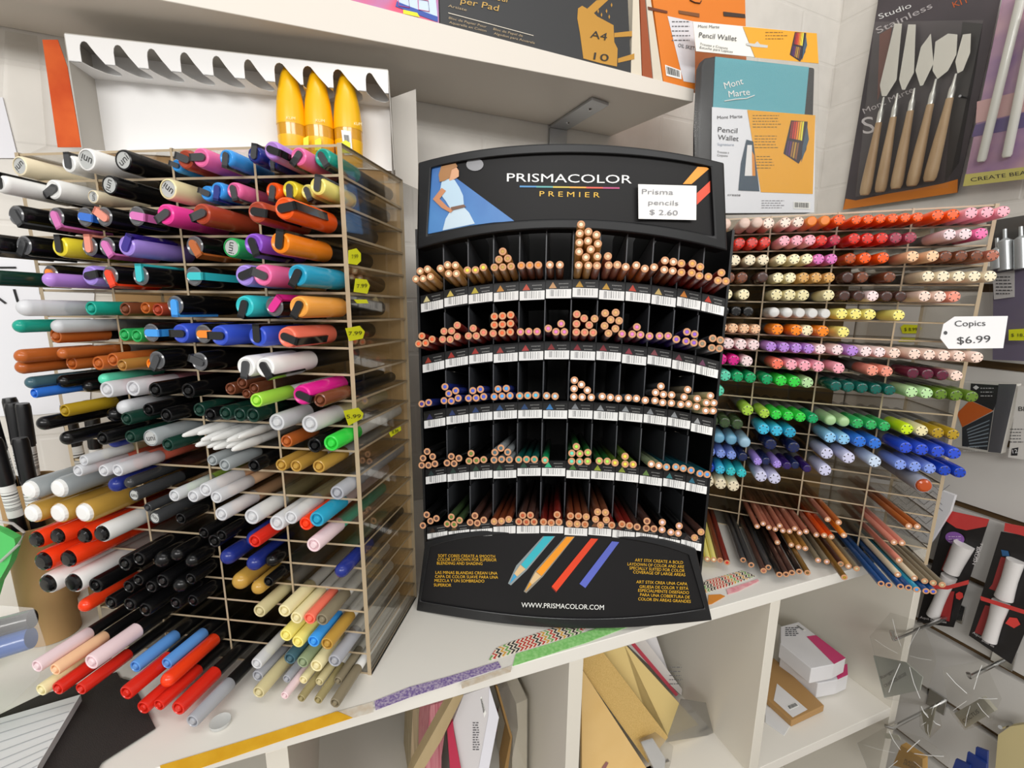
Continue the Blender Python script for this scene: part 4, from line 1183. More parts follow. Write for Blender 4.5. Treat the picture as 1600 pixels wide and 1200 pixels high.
for ti, groups in enumerate(TIERP):
    pens = []
    for (ox, oy, s), txt in groups:
        for ln in txt.split('\n'):
            w = ln.replace('|', ' ').split()
            for q in w[2:]:
                x, y = map(float, q.split(',')); px, py = ox+x/s, oy+y/s
                t, u = dhit(px, py, OFFP); a, b, c = t.dot(PH), t.dot(PV), t.dot(DP)
                # follow the axis back to the bowed front: which bay, how high over its floor
                q0 = t+DP*(OFFP/max(.2, DP.dot(DW))); uu = (q0-DC).dot(DU); k = min(NB-1, max(0, int((uu+DHW)/(2*DHW)*NB)))
                f0, f1 = dpos(edges_u[k], tierz(ti, edges_u[k])).dot(PV), dpos(edges_u[k+1], tierz(ti, edges_u[k+1])).dot(PV)
                pens.append(dict(kind='pencil', a=a, z=b, a0=a, z0=b, cc=c, R=PR, c1=w[0], c2=w[1], c=k, r=ti, prot=.04, f=(f0, f1), b=(ea[k]+.0009, ea[k+1]-.0009, max(f0, f1)+.0006, 9)))
    for p in pens:      # floors slant within a bay
        lo, hi, z0, z1 = p['b']; p['b'] = (lo, hi, z0, z0+(.043 if ti == 0 else .052))
    for k in range(NB):
        q = [p for p in pens if p['c'] == k]
        if q:
            # settle the whole bay by the shift of its lowest pencil so piles stay together
            low = min(p['z'] for p in q); need = q[0]['b'][2]+PR-low
            for p in q: p['z'] += need
    relax(pens, 400)
    for k in range(NB):
        q = sorted([p for p in pens if p['c'] == k], key=lambda p: p['z'])
        lay = []
        for p in q:
            if lay and p['z']-lay[-1][0]['z'] < PR*1.1: lay[-1].append(p)
            else: lay.append([p])
        for li, L in enumerate(lay):
            L.sort(key=lambda p: p['a'])
            for i, p in enumerate(L):
                o = PH*p['a']+PV*p['z']+DP*p['cc']; nshift.append((p['z']-p['z0'])*1000)
                pos = 'single' if len(L) == 1 else (f'{ordw(i+1)} from left')
                lev = 'bottom layer' if li == 0 else 'topmost layer' if li == len(lay)-1 else f'layer {num(li+1)}'
                lab = f"{nice(p['c2'])} cored pencil, {lev}, {pos}, {ordw(k+1)} bay, {TN[ti]} tier" if pos != 'single' else f"lone {nice(p['c2'])} cored pencil in {lev} of {ordw(k+1)} bay, {TN[ti]} tier"
                build_pen(p, AXD, o, lab, 'colored pencils in the black display')
print('display shift', len(nshift), 'mean', sum(nshift)/len(nshift), min(nshift), max(nshift))
# ------------------------------------------------------------------ helpers for printed and packed goods
def P_(pl, o): return lambda x, y, off=0: pl(x, y, o+off)
def slab(root, name, px, U, thick, m, bevel=0, side=None):
    """a flat piece with real thickness behind the face seen at the pixels"""
    a = [U(x, y, 0) for x, y in px]; n = (U(px[0][0], px[0][1], .01)-a[0]); nn = U.n if hasattr(U, 'n') else None
    d = -nn*thick
    ms = [m] if side is None else [m, side]
    return part(root, name, MB().prism(a, d, 0, None if side is None else 1), ms, smooth=0, bevel=bevel)
class Face:
    def __init__(s, pl, off=0): s.pl, s.off, s.n = pl, off, pl.n
    def __call__(s, x, y, off=0): return s.pl(x, y, s.off+off)
    def up(s, d): return Face(s.pl, s.off+d)
def deco(root, name, px, c, F, off=.0004):
    return part(root, name, MB().poly([F(x, y, off) for x, y in px]), c if not isinstance(c, str) else mat(c, .45), smooth=0, fix=False)
def words_on(root, rows, c, F, off=.0006):
    mb = MB()
    for t, l, r, h in rows: text_on(mb, t, l, r, h, F, 0, off)
    return part(root, 'lettering', mb, mat(c, .5), smooth=0, fix=False)
def fine_print(root, px0, px1, n, h, c, F, off=.0006):
    """rows of small unreadable print between two pixel corners"""
    mb = MB(); (x0, y0), (x1, y1) = px0, px1
    for i in range(n):
        y = y0+(y1-y0)*i/max(1, n-1) if n > 1 else y0; x = x0; e = x1-random.uniform(0, .25)*(x1-x0)
        while x < e:
            w_ = random.uniform(2, 6); w_ = min(w_, e-x); mb.poly([F(x, y, off), F(x+w_, y, off), F(x+w_, y+h, off), F(x, y+h, off)]); x += w_+1.4
    return part(root, 'lettering', mb, mat(c, .5), smooth=0, fix=False)
def barcode(root, px, F, off=.0005):
    (x0, y0), (x1, y1), (x2, y2), (x3, y3) = px; mb = MB().poly([F(*q, off) for q in px]); t = .08
    while t < .9:
        w_ = random.choice((.015, .03, .045)); L = lambda a, b: F(x0+(x1-x0)*a+((x3-x0)+((x2-x1)-(x3-x0))*a)*b, y0+(y1-y0)*a+((y3-y0)+((y2-y1)-(y3-y0))*a)*b, off+.0003)
        mb.add([L(t, .1), L(t+w_, .1), L(t+w_, .8), L(t, .8)], [(0, 1, 2, 3)], 1); t += w_+random.choice((.02, .035))
    return part(root, 'barcode', mb, [mat('F0F0EC', .5), mat('2A2A2A', .5)], smooth=0, fix=False)
# ------------------------------------------------------------------ white tray with the yellow bottles, behind the left rack
TD = rot2(13); TNn = V((TD.y, -TD.x, 0)); PT = Plane((-.46, .535, 0), TNn); FT = Face(PT)
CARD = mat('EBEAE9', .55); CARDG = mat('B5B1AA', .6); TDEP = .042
zb = PT(560, 262).z
tray = thing('display_tray', 'white card tray with shaped cut outs behind the left rack, three yellow bottles in it', 'tray', V((PT(380, 250).x, PT(380, 250).y+.02, zb)))
bl, br, tl, tr = PT(109, 104.5), PT(607, 138.6), PT(95, 60), PT(608.6, 103.5)
zband = (bl.z+br.z)/2; ztopb = (tl.z+tr.z)/2; back = -TNn*TDEP
def lp(p, z): return V((p.x, p.y, z))
def tcoord(x, y): q = PT(x, y); return (q-PT.p).dot(TD), q.z
# front band and ledge with nine notches
hx = [(135, 106), (187, 109), (239, 113), (290, 116.5), (340, 120), (389, 123.5), (441, 127), (485, 130), (532, 133.3), (578, 136.5)]
s0, s1 = (bl-PT.p).dot(TD), (br-PT.p).dot(TD); band = []; ledge = []
def at(s, z, b=0): q = PT.p+TD*s-TNn*b; return V((q.x, q.y, z))
band = [at(s0, ztopb), at(s0, zband)]; ledge = [at(s0, zband, 0)]
for x, y in hx:
    big = x in (441, 485, 532); a = tcoord(x-(11 if big else 6), y)[0]; w_ = .027 if x in (441, 485, 532) else .0215; hh = .0205
    band += [at(a, zband)] + [at(a+w_*(.22+.22*math.cos(math.pi-math.pi*k/6)), zband+hh*(.62+.38*math.sin(math.pi*k/6))) for k in range(0, 5)] + [at(a+w_*.62, zband+hh*.5), at(a+w_, zband)]
    ledge += [at(a+w_*fx, zband, fz) for fx, fz in (((0, 0), (-.06, .008), (-.06, .022), (.1, .033), (.5, .037), (.9, .034), (1.12, .026), (1.15, .01), (1.02, 0)) if big else
              ((0, 0), (.05, .006), (.2, .016), (.45, .024), (.75, .028), (1.0, .0275), (1.15, .024), (1.18, .018), (1.1, .009), (1, 0)))]
band += [at(s1, zband), at(s1, ztopb)]; ledge += [at(s1, zband, 0), at(s1, zband, TDEP), at(s0, zband, TDEP)]
part(tray, 'front_band', MB().prism(band, -TNn*.0008), CARD, smooth=0)
part(tray, 'ledge', MB().prism(ledge, (0, 0, .0008)), CARD, smooth=0)
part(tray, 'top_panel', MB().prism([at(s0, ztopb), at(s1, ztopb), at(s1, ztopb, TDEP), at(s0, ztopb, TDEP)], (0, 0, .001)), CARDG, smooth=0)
part(tray, 'back_panel', MB().prism([at(s0-.0, zb, TDEP), at(s1, zb, TDEP), at(s1, ztopb, TDEP), at(s0, ztopb, TDEP)], -TNn*.001), CARD, smooth=0)
sl = tcoord(135, 228)[0]
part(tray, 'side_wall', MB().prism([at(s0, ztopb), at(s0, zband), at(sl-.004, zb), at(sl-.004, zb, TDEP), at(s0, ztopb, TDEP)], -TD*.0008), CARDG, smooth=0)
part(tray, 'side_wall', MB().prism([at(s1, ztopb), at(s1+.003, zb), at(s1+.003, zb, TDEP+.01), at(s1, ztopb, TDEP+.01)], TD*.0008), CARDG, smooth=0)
part(tray, 'side_flap', MB().prism([at(s1+.002, ztopb-.012, TDEP+.006), at(s1+.034, ztopb+.004, TDEP+.012), at(s1+.034, zb-.01, TDEP+.012), at(s1+.004, zb, TDEP+.006)], -TNn*.0008), mat('C9C4BC', .55), smooth=0)
part(tray, 'bottom_panel', MB().prism([at(sl-.004, zb), at(s1, zb), at(s1, zb, TDEP), at(sl-.004, zb, TDEP)], (0, 0, -.001)), CARD, smooth=0)
slab(tray, 'orange_flap', [(66, 62), (90, 62), (105, 104), (127, 230), (90, 230)], Face(PT, -.001), .0008, noise_mat('orange_card', 'BE4410', 'D25C22', 25, .85))
cart_a = [at(s0+.005, 0, .003), at(s1-.005, 0, .003), at(s1-.005, 0, TDEP-.003), at(s0+.005, 0, TDEP-.003)]
solo('carton', MB().prism([V((p.x, p.y, .0005)) for p in cart_a], (0, 0, zb-.002)), mat('B08A5A', .65), 'plain brown carton standing behind the left rack under the white tray', 'box', cart_a[0], smooth=0)
YEL = mat('FABE0C', .33, coat=.2); AMB = mat('D89A14', .2, coat=.5)
for i, (bx, by, nm) in enumerate(((449, 102, 'first yellow pointed bottle from the orange flap of the white tray'), (493, 105, 'middle one of the three yellow pointed bottles in the white tray'), (539, 109, 'yellow pointed bottle with a barcode label nearest the empty cut out'))):
    q = Plane(PT.p-TNn*.0165, TNn)(bx, by); c = V((q.x, q.y, zb+.0006)); Hh = min(q.z, ztopb-.0014)-c.z; R = .0168
    b = thing('pointed_bottle', nm, 'bottle', c, 'yellow bottles in the white tray')
    pr = [(0, 0), (R*.86, 0), (R*.92, .004), (R, Hh-.080)]
    k = lambda f: Hh-f
    part(b, 'base', MB().lathe([(0, 0), (R*.84, 0), (R*.9, .003), (R*.985, k(.0765))], 28, 0, c, (0, 0, 1)), YEL)
    part(b, 'window_band', MB().lathe([(R*.975, k(.0768)), (R*.985, k(.0640))], 28, 0, c, (0, 0, 1)), AMB)
    part(b, 'cap', MB().lathe([(R*1.0, k(.0642)), (R*.97, k(.052)), (R*.86, k(.036)), (R*.68, k(.02)), (R*.46, k(.008)), (R*.3, k(.002)), (R*.16, k(.0003)), (0, k(0))], 28, 0, c, (0, 0, 1)), YEL)
    PBt = Plane(c-V((0, 1, 0))*R, (0.15, -1, 0)); fb = Face(PBt, .0012)
    words_on(b, [('KUM', (bx+[-2, 0, 14][i], by+84+i), (bx+[12, 14, 26][i], by+85+i), 4.5)], 'F2E2B0', fb)
    if i == 2:
        s_ = part(b, 'label', MB().prism([fb(x, y) for x, y in ((533, 203), (548, 205), (551, 242), (538, 242))], (0, .0008, 0)), mat('F0F0EC', .5), smooth=0)
        barcode(s_, [(536, 208), (546, 209), (548, 232), (539, 231)], fb, .0004)
    x0 = bx+[25, -1, -7][i]; fb2 = fb.up(.0012)
    st = part(b, 'price_sticker', MB().prism([fb2(x0, by+114), fb2(x0+8, by+110), fb2(x0+[8, 10, 15][i], by+114), fb2(x0+[8, 10, 15][i], by+130), fb2(x0, by+130)], (0, .0008, 0)), mat('E8EA1E', .5), smooth=0)
# ------------------------------------------------------------------ paper pads on the upper shelf
FS = Face(PSHF, -.003)
def pad(label, px, m, thick=.008, name='paper_pad', grp='pads on the upper shelf', F=FS, cat='paper pad', lift=.0006):
    a = [F(x, y) for x, y in px]
    for p in a:
        t_ = shelf_top(p)
        if p.z < t_+lift+.02: p.z = t_+lift
    c = sum(a, V((0, 0, 0)))/len(a); c.z = min(p.z for p in a)
    r = thing(name, label, cat, c, grp); part(r, 'cover', MB().prism(a, -F.n*thick), m, smooth=0); return r
r = pad('pink and blue patterned paper pad at the end of the row on the upper shelf', [(498, -13), (686, 35), (683, -60), (500, -60)], noise_mat('pad_pattern', 'E04A6A', '6AA0E0', 18, .4, 2))
deco(r, 'white_field', [(610, -10), (680, -10), (684, 30), (640, 20)], 'C9DCF2', FS); deco(r, 'blue_patch', [(618, 10), (640, 18), (680, 33), (684, 34), (684, 26), (640, 10), (620, 2)], '2E50A8', FS, .0006)
deco(r, 'price_sticker', [(630, 15), (652, 20), (656, 27), (630, 21)], 'E8EA1E', FS, .001)
for (x, y) in ((630, 0), (661, 6)): part(r, 'stamp', MB().tube([FS(x-8, y-8, .001), FS(x+8, y-5, .001), FS(x+10, y+12, .001), FS(x-7, y+9, .001), FS(x-8, y-8, .001)], .0004, 6), mat('D8508A', .5))
BKP = mat('2B2C2E', .5); GLD = mat('C08E3A', .32, .25)
r = pad('black watercolour paper pad with a gold splash, marked A4, on the upper shelf', [(688, 36), (986, 112), (978, -70), (684, -70)], BKP, .01)
def c2(*p): return [(680+x/3.81, y/3.81) for x, y in p]
deco(r, 'gold_splash', c2((850, 50), (875, 34), (905, 52), (960, 2), (1035, -5), (945, 78), (965, 98), (1062, 150), (1066, 250), (1086, 290), (1082, 396), (985, 376), (882, 348), (862, 200), (846, 110)), GLD, FS)
deco(r, 'gold_stripe', c2((1066, 196), (1172, 184), (1172, 216), (1066, 222)), GLD, FS); deco(r, 'gold_stripe', c2((1088, 348), (1186, 318), (1186, 352), (1088, 374)), GLD, FS)
for q in ((1050, 30), (970, 66), (1020, 66), (990, 88), (1036, 100)): deco(r, 'gold_drop', c2((q[0]-5, q[1]), (q[0], q[1]-14), (q[0]+5, q[1]), (q[0], q[1]+14)), GLD, FS)
words_on(r, [('A4', c2((922, 222))[0], c2((1020, 240))[0], 11.5), ('10', c2((942, 352))[0], c2((1030, 366))[0], 11)], '26231F', FS, .0012)
words_on(r, [('per Pad', c2((150, 18))[0], c2((375, 66))[0], 9.5), ('colour', c2((300, -12))[0], c2((440, 16))[0], 9.5)], 'C8A050', FS, .0008)
words_on(r, [('Artiste', c2((76, 40))[0], c2((186, 66))[0], 4), ('Bloc de Papier Pour', c2((80, 112))[0], c2((305, 166))[0], 3.6), ('Aquarelle en Coton', c2((82, 138))[0], c2((303, 190))[0], 3.6), ('Bloc de Papel de', c2((345, 178))[0], c2((520, 220))[0], 3.6), ('Algodon para Acuarela', c2((348, 204))[0], c2((592, 262))[0], 3.6)], 'B09A78', FS, .0008)
deco(r, 'rule_line', c2((78, 74), (585, 210), (585, 214), (78, 79)), 'D8CFC0', FS, .0007)
for px, m, lb in (([(986, 112.5), (990, -40), (997, -40), (1003, 114.5)], 'D9CFBC', 'cream paper pad standing edge on beside the black pad on the upper shelf'), ([(1004, 115), (999, -40), (1004, -40), (1020, 119)], '9A4A22', 'rust brown pad standing edge on between two cream pads'),
                  ([(1021, 119.5), (1006, -40), (1011, -40), (1036, 123)], 'D5CCBA', 'cream paper pad standing edge on against the orange pad')):
    pad(lb, px, mat(m, .6), .05)
ORG = mat('DD7A1C', .5)
r = pad('orange sketch pad with a white text label at the end of the upper shelf', [(1037, 123.5), (1012, -60), (1163, -60), (1168, 158)], ORG, .008)
deco(r, 'text_label', [(1043, 25), (1086, 34), (1086, 130), (1068, 127)], 'DAD9DE', FS)
fine_print(r, (1050, 33), (1084, 62), 5, 1.6, '6A6A6E', FS, .0008)
words_on(r, [('OIL SKETCH', (1059, 73), (1094, 80), 5.5)], '2A2A2A', FS, .0008)
barcode(r, [(1039, 101), (1064, 110), (1065, 124), (1041, 118)], FS, .0006)
deco(r, 'elastic_band', [(1012, 10), (1043, 17), (1043, 21), (1013, 15)], '6A3210', FS, .0008); deco(r, 'elastic_band', [(1060, 16), (1093, 21), (1093, 27), (1061, 21)], '7A4A22', FS, .0008); deco(r, 'elastic_band', [(1130, 18), (1164, 22), (1165, 28), (1131, 25)], '3A2A22', FS, .0008)
part(r, 'script_mark', MB().tube([FS(1078, 0, .001), FS(1086, 4, .001), FS(1094, 5, .001), FS(1096, 1, .001)], .0007, 6), mat('3A1A0A', .5))
# ------------------------------------------------------------------ pencil wallet pack on top of the right rack
PWd = rot2(8.6); PW = Plane((.39, .742, 0), (PWd.y, -PWd.x, 0)); FWL = Face(PW)
ZR = .4642
def w3(*p): return [(1070+x/3.53, y/3.53) for x, y in p]
wal = thing('pencil_wallet_pack', 'packed teal pencil wallet with yellow and white cards standing on the right rack', 'pencil case', V((PW(1190, 330).x, PW(1190, 330).y, ZR)))
def down(F, px):
    out = []
    for x, y in px:
        q = F(x, y)
        out.append(V((q.x, q.y, max(q.z, ZR))))
    return out
part(wal, 'case', MB().prism(down(FWL, w3((110, 318), (170, 308), (690, 368), (720, 372), (712, 640), (708, 1172), (148, 1180), (72, 1000), (74, 700), (92, 360))), -PW.n*.016), mat('2A2B2E', .6), smooth=0, bevel=.003)
slab(wal, 'teal_front', w3((168, 312), (685, 370), (660, 640), (155, 600)), FWL.up(.0012), .001, mat('5FA9B6', .6, bump=.3, bscale=900))
words_on(wal, [('Mont', (1133, 139), (1162, 131), 10.5), ('Marte', (1139, 152), (1172, 148), 10)], 'F0F0EE', FWL.up(.0014))
part(wal, 'underline', MB().tube([FWL(1132, 158, .002), FWL(1150, 155, .002), (FWL(1166, 154, .002)), FWL(1179, 149, .002)], .0007, 6), mat('F0F0EE', .5))
ins = part(wal, 'insert_card', MB().prism(down(FWL.up(.003), w3((150, 590), (720, 636), (714, 1172), (146, 1176))), -PW.n*.0008), mat('E4E6EC', .5), smooth=0)
FI = FWL.up(.0032)
deco(ins, 'yellow_field', w3((345, 606), (720, 636), (706, 1070), (420, 1060)), 'E8A51C', FI)
def case_pic(root, x, y, s, F):
    T_ = lambda *p: [(x+a*s, y+b*s) for a, b in p]
    deco(root, 'wallet_picture', T_((12, 0), (38, 2), (36, 46), (24, 68), (0, 52)), '2A2230', F, .0007)
    for i, c in enumerate(('8A2A2A', 'C0302A', 'D8502A', 'E88A2A', 'F0C02A', 'E8E04A')): deco(root, 'pencil_picture', T_((13+i*3.4, 2), (15.6+i*3.4, 2), (12+i*3.4, 28+i*.8), (9.4+i*3.4, 28+i*.6)), c, F, .001)
    for i, c in enumerate(('4A2A5A', '5A2A6A', 'A0703A', 'B8903A', '8A5A3A')): deco(root, 'pencil_picture', T_((7+i*3.8, 32+i*.8), (9.6+i*3.8, 32+i*.8), (6+i*3.6, 54+i*2), (3.6+i*3.6, 53+i*1.6)), c, F, .001)
    deco(root, 'flap_picture', T_((37, 6), (40, 30), (28, 66), (30, 40)), '3A5468', F, .0011)
case_pic(ins, 1224, 188, 1.0, FI)
deco(ins, 'wallet_picture', w3((340, 770), (378, 780), (412, 1055), (296, 1050), (310, 900)), '33485A', FI, .0007); deco(ins, 'wallet_picture', w3((345, 800), (370, 800), (375, 970), (330, 970)), 'E4E4E4', FI, .0009); deco(ins, 'wallet_picture', w3((370, 830), (384, 860), (390, 970), (372, 970)), 'D8882A', FI, .001)
words_on(ins, [('Mont Marte', (1121, 186), (1160, 184), 5), ('Pencil', (1121.5, 206), (1152, 208), 8), ('Wallet', (1121.5, 218), (1154, 220.5), 8), ('Trousse a', (1120.5, 239), (1139, 240), 3.4), ('Crayons', (1120.5, 244), (1137, 245), 3.4), ('create', (1137, 306), (1157, 306.5), 4)], '2A2A30', FI)
words_on(ins, [('Signature', (1121, 227), (1147, 228), 4)], '9AA6B8', FI)
for j in range(3): fine_print(ins, (1176+j*3, 180+j*32), (1222-j*6, 198+j*32), 5, 1.2, '6A5420', FI)
fine_print(ins, (1190, 313), (1226, 324), 4, 1.1, '8A8A90', FI); barcode(ins, [(1240, 315), (1266, 316), (1266, 327), (1240, 326)], FI)
FH = FWL.up(.004)
hd = part(wal, 'header_card', MB().prism([FH(*q) for q in w3((45, 118), (728, 184), (738, 350), (62, 282))], -PW.n*.0008), mat('EDECE4', .5), smooth=0)
deco(hd, 'yellow_field', w3((320, 146), (728, 184), (738, 350), (388, 318)), 'E9A31A', FH.up(.0003)); case_pic(hd, 1234, 50, .68, FH.up(.0003))
deco(hd, 'hang_slot', w3((338, 236), (385, 242), (400, 228), (415, 244), (458, 250), (456, 264), (380, 258), (340, 248)), 'C8C8C4', FH.up(.0006))
words_on(hd, [('Mont Marte', (1091, 43), (1124, 44), 4.5), ('Pencil Wallet', (1092, 58), (1151, 64), 8), ('Trousse a Crayons', (1093.5, 70), (1137, 77), 3.6), ('Estuche para Lapices', (1093.5, 75.5), (1145, 82.5), 3.6)], '2A2A30', FH.up(.0004))
fine_print(hd, (1196, 50), (1232, 60), 3, 1.2, '7A5A1A', FH.up(.0004))
part(wal, 'clear_sleeve', MB().prism(down(FWL.up(.0065), w3((60, 284), (738, 352), (732, 1180), (66, 1185), (50, 700))), -PW.n*.0002), FILM, smooth=0)
# ------------------------------------------------------------------ packs on the side wall
def k4(*p): return [(1300+x/3.53, y/3.53) for x, y in p]
FK = Face(PRIGHT, .014)
kn = thing('palette_knife_pack', 'blister pack of five palette knives with wooden handles hanging above the right rack', 'palette knife set', FK(1420, 320))
cardm = noise_mat('dark_card', '4A4348', '332F33', 4, .4)
cd = slab(kn, 'card', k4((258, -60), (950, -60), (928, 0), (692, 1062), (60, 1157), (252, 20)), FK, .0012, cardm)
deco(cd, 'orange_band', k4((75, 1096), (130, 1105), (300, 1070), (470, 1040), (610, 1012), (694, 988), (692, 1062), (60, 1157)), 'C8741A', FK)
deco(cd, 'black_shape', k4((720, 120), (830, 130), (790, 400), (760, 560), (700, 900), (620, 1010), (660, 600)), '1C1A1C', FK)
deco(cd, 'red_shape', k4((262, 190), (330, 150), (290, 440), (250, 560)), '6A4038', FK)
words_on(cd, [('Studio', k4((262, 106))[0], k4((440, 40))[0], 8), ], 'E4E4E4', FK)
words_on(cd, [('Stainless', k4((252, 186))[0], k4((556, 42))[0], 9.5), ('Mont Marte', k4((178, 628))[0], k4((452, 505))[0], 8.5)], 'B8B2B4', FK)
words_on(cd, [('S', k4((172, 740))[0], k4((240, 730))[0], 26)], 'C8C4C6', FK, .0005); words_on(cd, [('KIT', k4((672, 42))[0], k4((760, 10))[0], 9)], 'C05A2A', FK)
WOODH = noise_mat('handle_wood', 'B4926A', 'CDAE86', 60, .45, 5, (1, 1, .15)); STEEL = mat('D8D8D2', .22, .75)
KN = [((180, 1075), (258, 678), (272, 600), [(275, 530), (264, 470), (345, 130), (386, 130), (356, 440), (300, 530)]), ((265, 1058), (338, 648), (350, 575), [(386, 495), (370, 440), (420, 135), (462, 135), (452, 400), (402, 495)]),
      ((352, 1040), (432, 613), (440, 545), [(486, 474), (460, 390), (490, 260), (545, 185), (560, 350), (502, 470)]), ((440, 1025), (542, 577), (556, 500), [(582, 436), (554, 390), (570, 230), (640, 185), (692, 190), (686, 300), (640, 390)]), ((535, 1000), (650, 543), (662, 470), [(692, 405), (680, 340), (722, 190), (766, 185), (762, 290), (722, 390)])]
for b0, b1, b2, bl_ in KN:
    B0, B1, B2 = (FK(*k4(q)[0], .010) for q in (b0, b1, b2)); Lh = (B1-B0).length; ax = (B1-B0).normalized()
    k_ = part(kn, 'handle', MB().lathe([(0, -.001), (.0075, .0), (.0098, .006), (.0102, .02), (.0085, Lh*.5), (.0062, Lh*.85), (.0055, Lh), (0, Lh)], 16, 0, B0, ax), WOODH)
    part(k_, 'ferrule', MB().lathe([(.005, -.002), (.005, (B2-B1).length*.75), (.003, (B2-B1).length), (.0018, (B2-B1).length*1.8)], 14, 0, B1, ax), STEEL)
    part(k_, 'blade', MB().prism([FK(*q, .009) for q in k4(*bl_)], -PRIGHT.n*.0008), STEEL, smooth=0)
    c = B0+ax*Lh*.28; px = proj_ = None
part(kn, 'blister', MB().prism([FK(*q, .0215) for q in k4((235, 120), (835, 110), (640, 1035), (130, 1085))], -PRIGHT.n*.0003), FILM, smooth=0)
FB = Face(PRIGHT, .03)
bp_ = thing('brush_pack', 'purple and pink blister pack with thick white brushes beside the palette knife pack', 'brush set', FB(1560, 280))
cd = slab(bp_, 'card', k4((950, -60), (1300, -60), (1300, 930), (724, 1030)), FB, .0012, noise_mat('purple_card', '8A6A9A', 'C09AA8', 14, .4, 3))
deco(cd, 'dark_stripe', k4((790, 690), (1300, 560), (1300, 660), (770, 756)), '5A4A80', FB); deco(cd, 'pink_stripe', k4((800, 560), (1300, 440), (1300, 560), (792, 680)), 'C8A0A0', FB)
deco(cd, 'yellow_band', k4((735, 962), (1300, 890), (1300, 960), (722, 1028)), 'C9C06A', FB, .0008)
words_on(cd, [('CREATE BEAUTIFUL', k4((766, 1002))[0], k4((1250, 938))[0], 6)], '26222A', FB, .0012)
for a_, b_ in (((822, 895), (1050, -40)), ((962, 870), (1130, 60))):
    A_, B_ = FB(*k4(a_)[0], .008), FB(*k4(b_)[0], .008); L_ = (B_-A_).length
    part(bp_, 'brush', MB().lathe([(0, 0), (.0045, .0005), (.0062, .004), (.0062, L_), (0, L_)], 16, 0, A_, (B_-A_).normalized()), mat('E2E2DA', .25, coat=.3))
part(bp_, 'blister', MB().prism([FB(*q, .018) for q in k4((960, -50), (1300, -50), (1300, 1000), (700, 1050))], -PRIGHT.n*.0003), FILM, smooth=0)
solo('wall_hook', MB().tube([PRIGHT(1500, 150, .001), PRIGHT(1500, 150, .05)], .002, 8), mat('B0B0B0', .3, .8), 'steel wall hook behind the purple brush pack', 'hook', PRIGHT(1500, 150))
# clear pack of brush pens at the frame edge
FP = Face(PSL, .035)
r = thing('brush_pen_pack', 'clear pack of silver brush pens beside the handwritten white tag', 'pen set', FP(1580, 560))
slab(r, 'backing_card', [(1552, 420), (1640, 420), (1640, 566), (1551, 562)], FP, .001, mat('6E667C', .5)); slab(r, 'text_card', [(1551, 428), (1585, 422), (1585, 464), (1553, 468)], FP.up(.002), .0006, mat('C9C6C6', .5))
fine_print(r, (1556, 432), (1582, 458), 6, 1.6, '3A3A40', FP.up(.0022)); slab(r, 'upper_card', [(1541, 346), (1640, 330), (1640, 424), (1553, 424)], FP.up(-.002), .001, mat('4A4846', .5))
for x0, y0, x1, y1 in ((1570, 358, 1572, 422), (1595, 354, 1597, 420), (1558, 372, 1560, 420)):
    A_, B_ = FP(x0, y0, .008), FP(x1, y1, .008); L_ = (B_-A_).length; part(r, 'pen', MB().lathe([(0, 0), (.002, 0), (.0022, .012), (.0075, .016), (.008, L_), (0, L_)], 14, 0, A_, (B_-A_).normalized()), mat('C8CDD0', .25, .3))
part(r, 'clear_sleeve', MB().prism([FP(*q, .018) for q in ((1541, 340), (1640, 325), (1640, 570), (1551, 566))], -PSL.n*.0003), FILM, smooth=0)
deco(r, 'price_sticker', [(1576, 515), (1610, 513), (1610, 532), (1576, 532)], 'C8CC20', FP, .019)
words_on(r, [('$ 18.', (1580, 526), (1600, 526), 5)], '3A3A20', FP.up(.0195))
# handwritten tag stuck to the right rack's corner post
FTG = Face(Plane(RKR.p-RKR.d*.030, RKR.n)); tg = thing('price_tag', 'white luggage style tag with handwritten pen price on the right rack', 'sign', FTG(1520, 520))
cd = slab(tg, 'tag', [(1474, 506.5), (1491.4, 494.6), (1575, 493.7), (1567.5, 544), (1482, 545), (1469, 528.5)], FTG, .0006, mat('EFEFF0', .6))
words_on(tg, [('Copics', (1492, 510), (1540, 509), 9), ('$6.99', (1496, 537.5), (1548, 534.5), 11)], '3A3A3C', FTG)
deco(tg, 'eyelet', [(1477.5+3*math.cos(a*.6283), 520+3*math.sin(a*.6283)) for a in range(10)], '4A4A4C', FTG)
part(tg, 'tape_tab', MB().prism([FTG(1500, 512, -.0008), FTG(1514, 512, -.0008), FTG(1514, 530, -.0008), FTG(1500, 530, -.0008)], RKR.d*.0285), mat('E8E8E6', .6), smooth=0)
# pack of black pens, white card, patterned pad on the slatwall
FQ = Face(PSL, .03)
r = thing('black_pen_box', 'clear box of black pens with a white and orange card on the slatted wall', 'pen set', FQ(1530, 700))
def b4(*p): return [(1320+x/5.454, 490+y/5.454) for x, y in p]
def deep(root, name, px, F, d, m): return part(root, name, MB().prism([F(*q) for q in px], -PSL.n*d), m, smooth=0)
cd = deep(r, 'box', b4((915, 582), (1465, 600), (1330, 1192), (1190, 1180), (850, 1120)), FQ, .012, mat('D2CFC8', .4))
for px, c in ((((1075, 595), (1310, 610), (1290, 765), (1265, 825), (1065, 735)), '2A2A2C'), (((1065, 740), (1265, 827), (1000, 968), (955, 850)), 'D86A2A'), (((1000, 970), (1265, 835), (1215, 1165), (1000, 1130)), '30343A'), (((1310, 600), (1465, 602), (1330, 1190), (1220, 1178), (1270, 840)), '55555A')): deco(cd, 'printed_field', b4(*px), c, FQ)
for i in range(7): deco(cd, 'pen_glint', b4((1040+i*4, 985+i*24-60*0), (1235-i*3, 905+i*36), (1233-i*3, 915+i*36), (1040+i*4, 996+i*24)), '8A98A4', FQ, .0007)
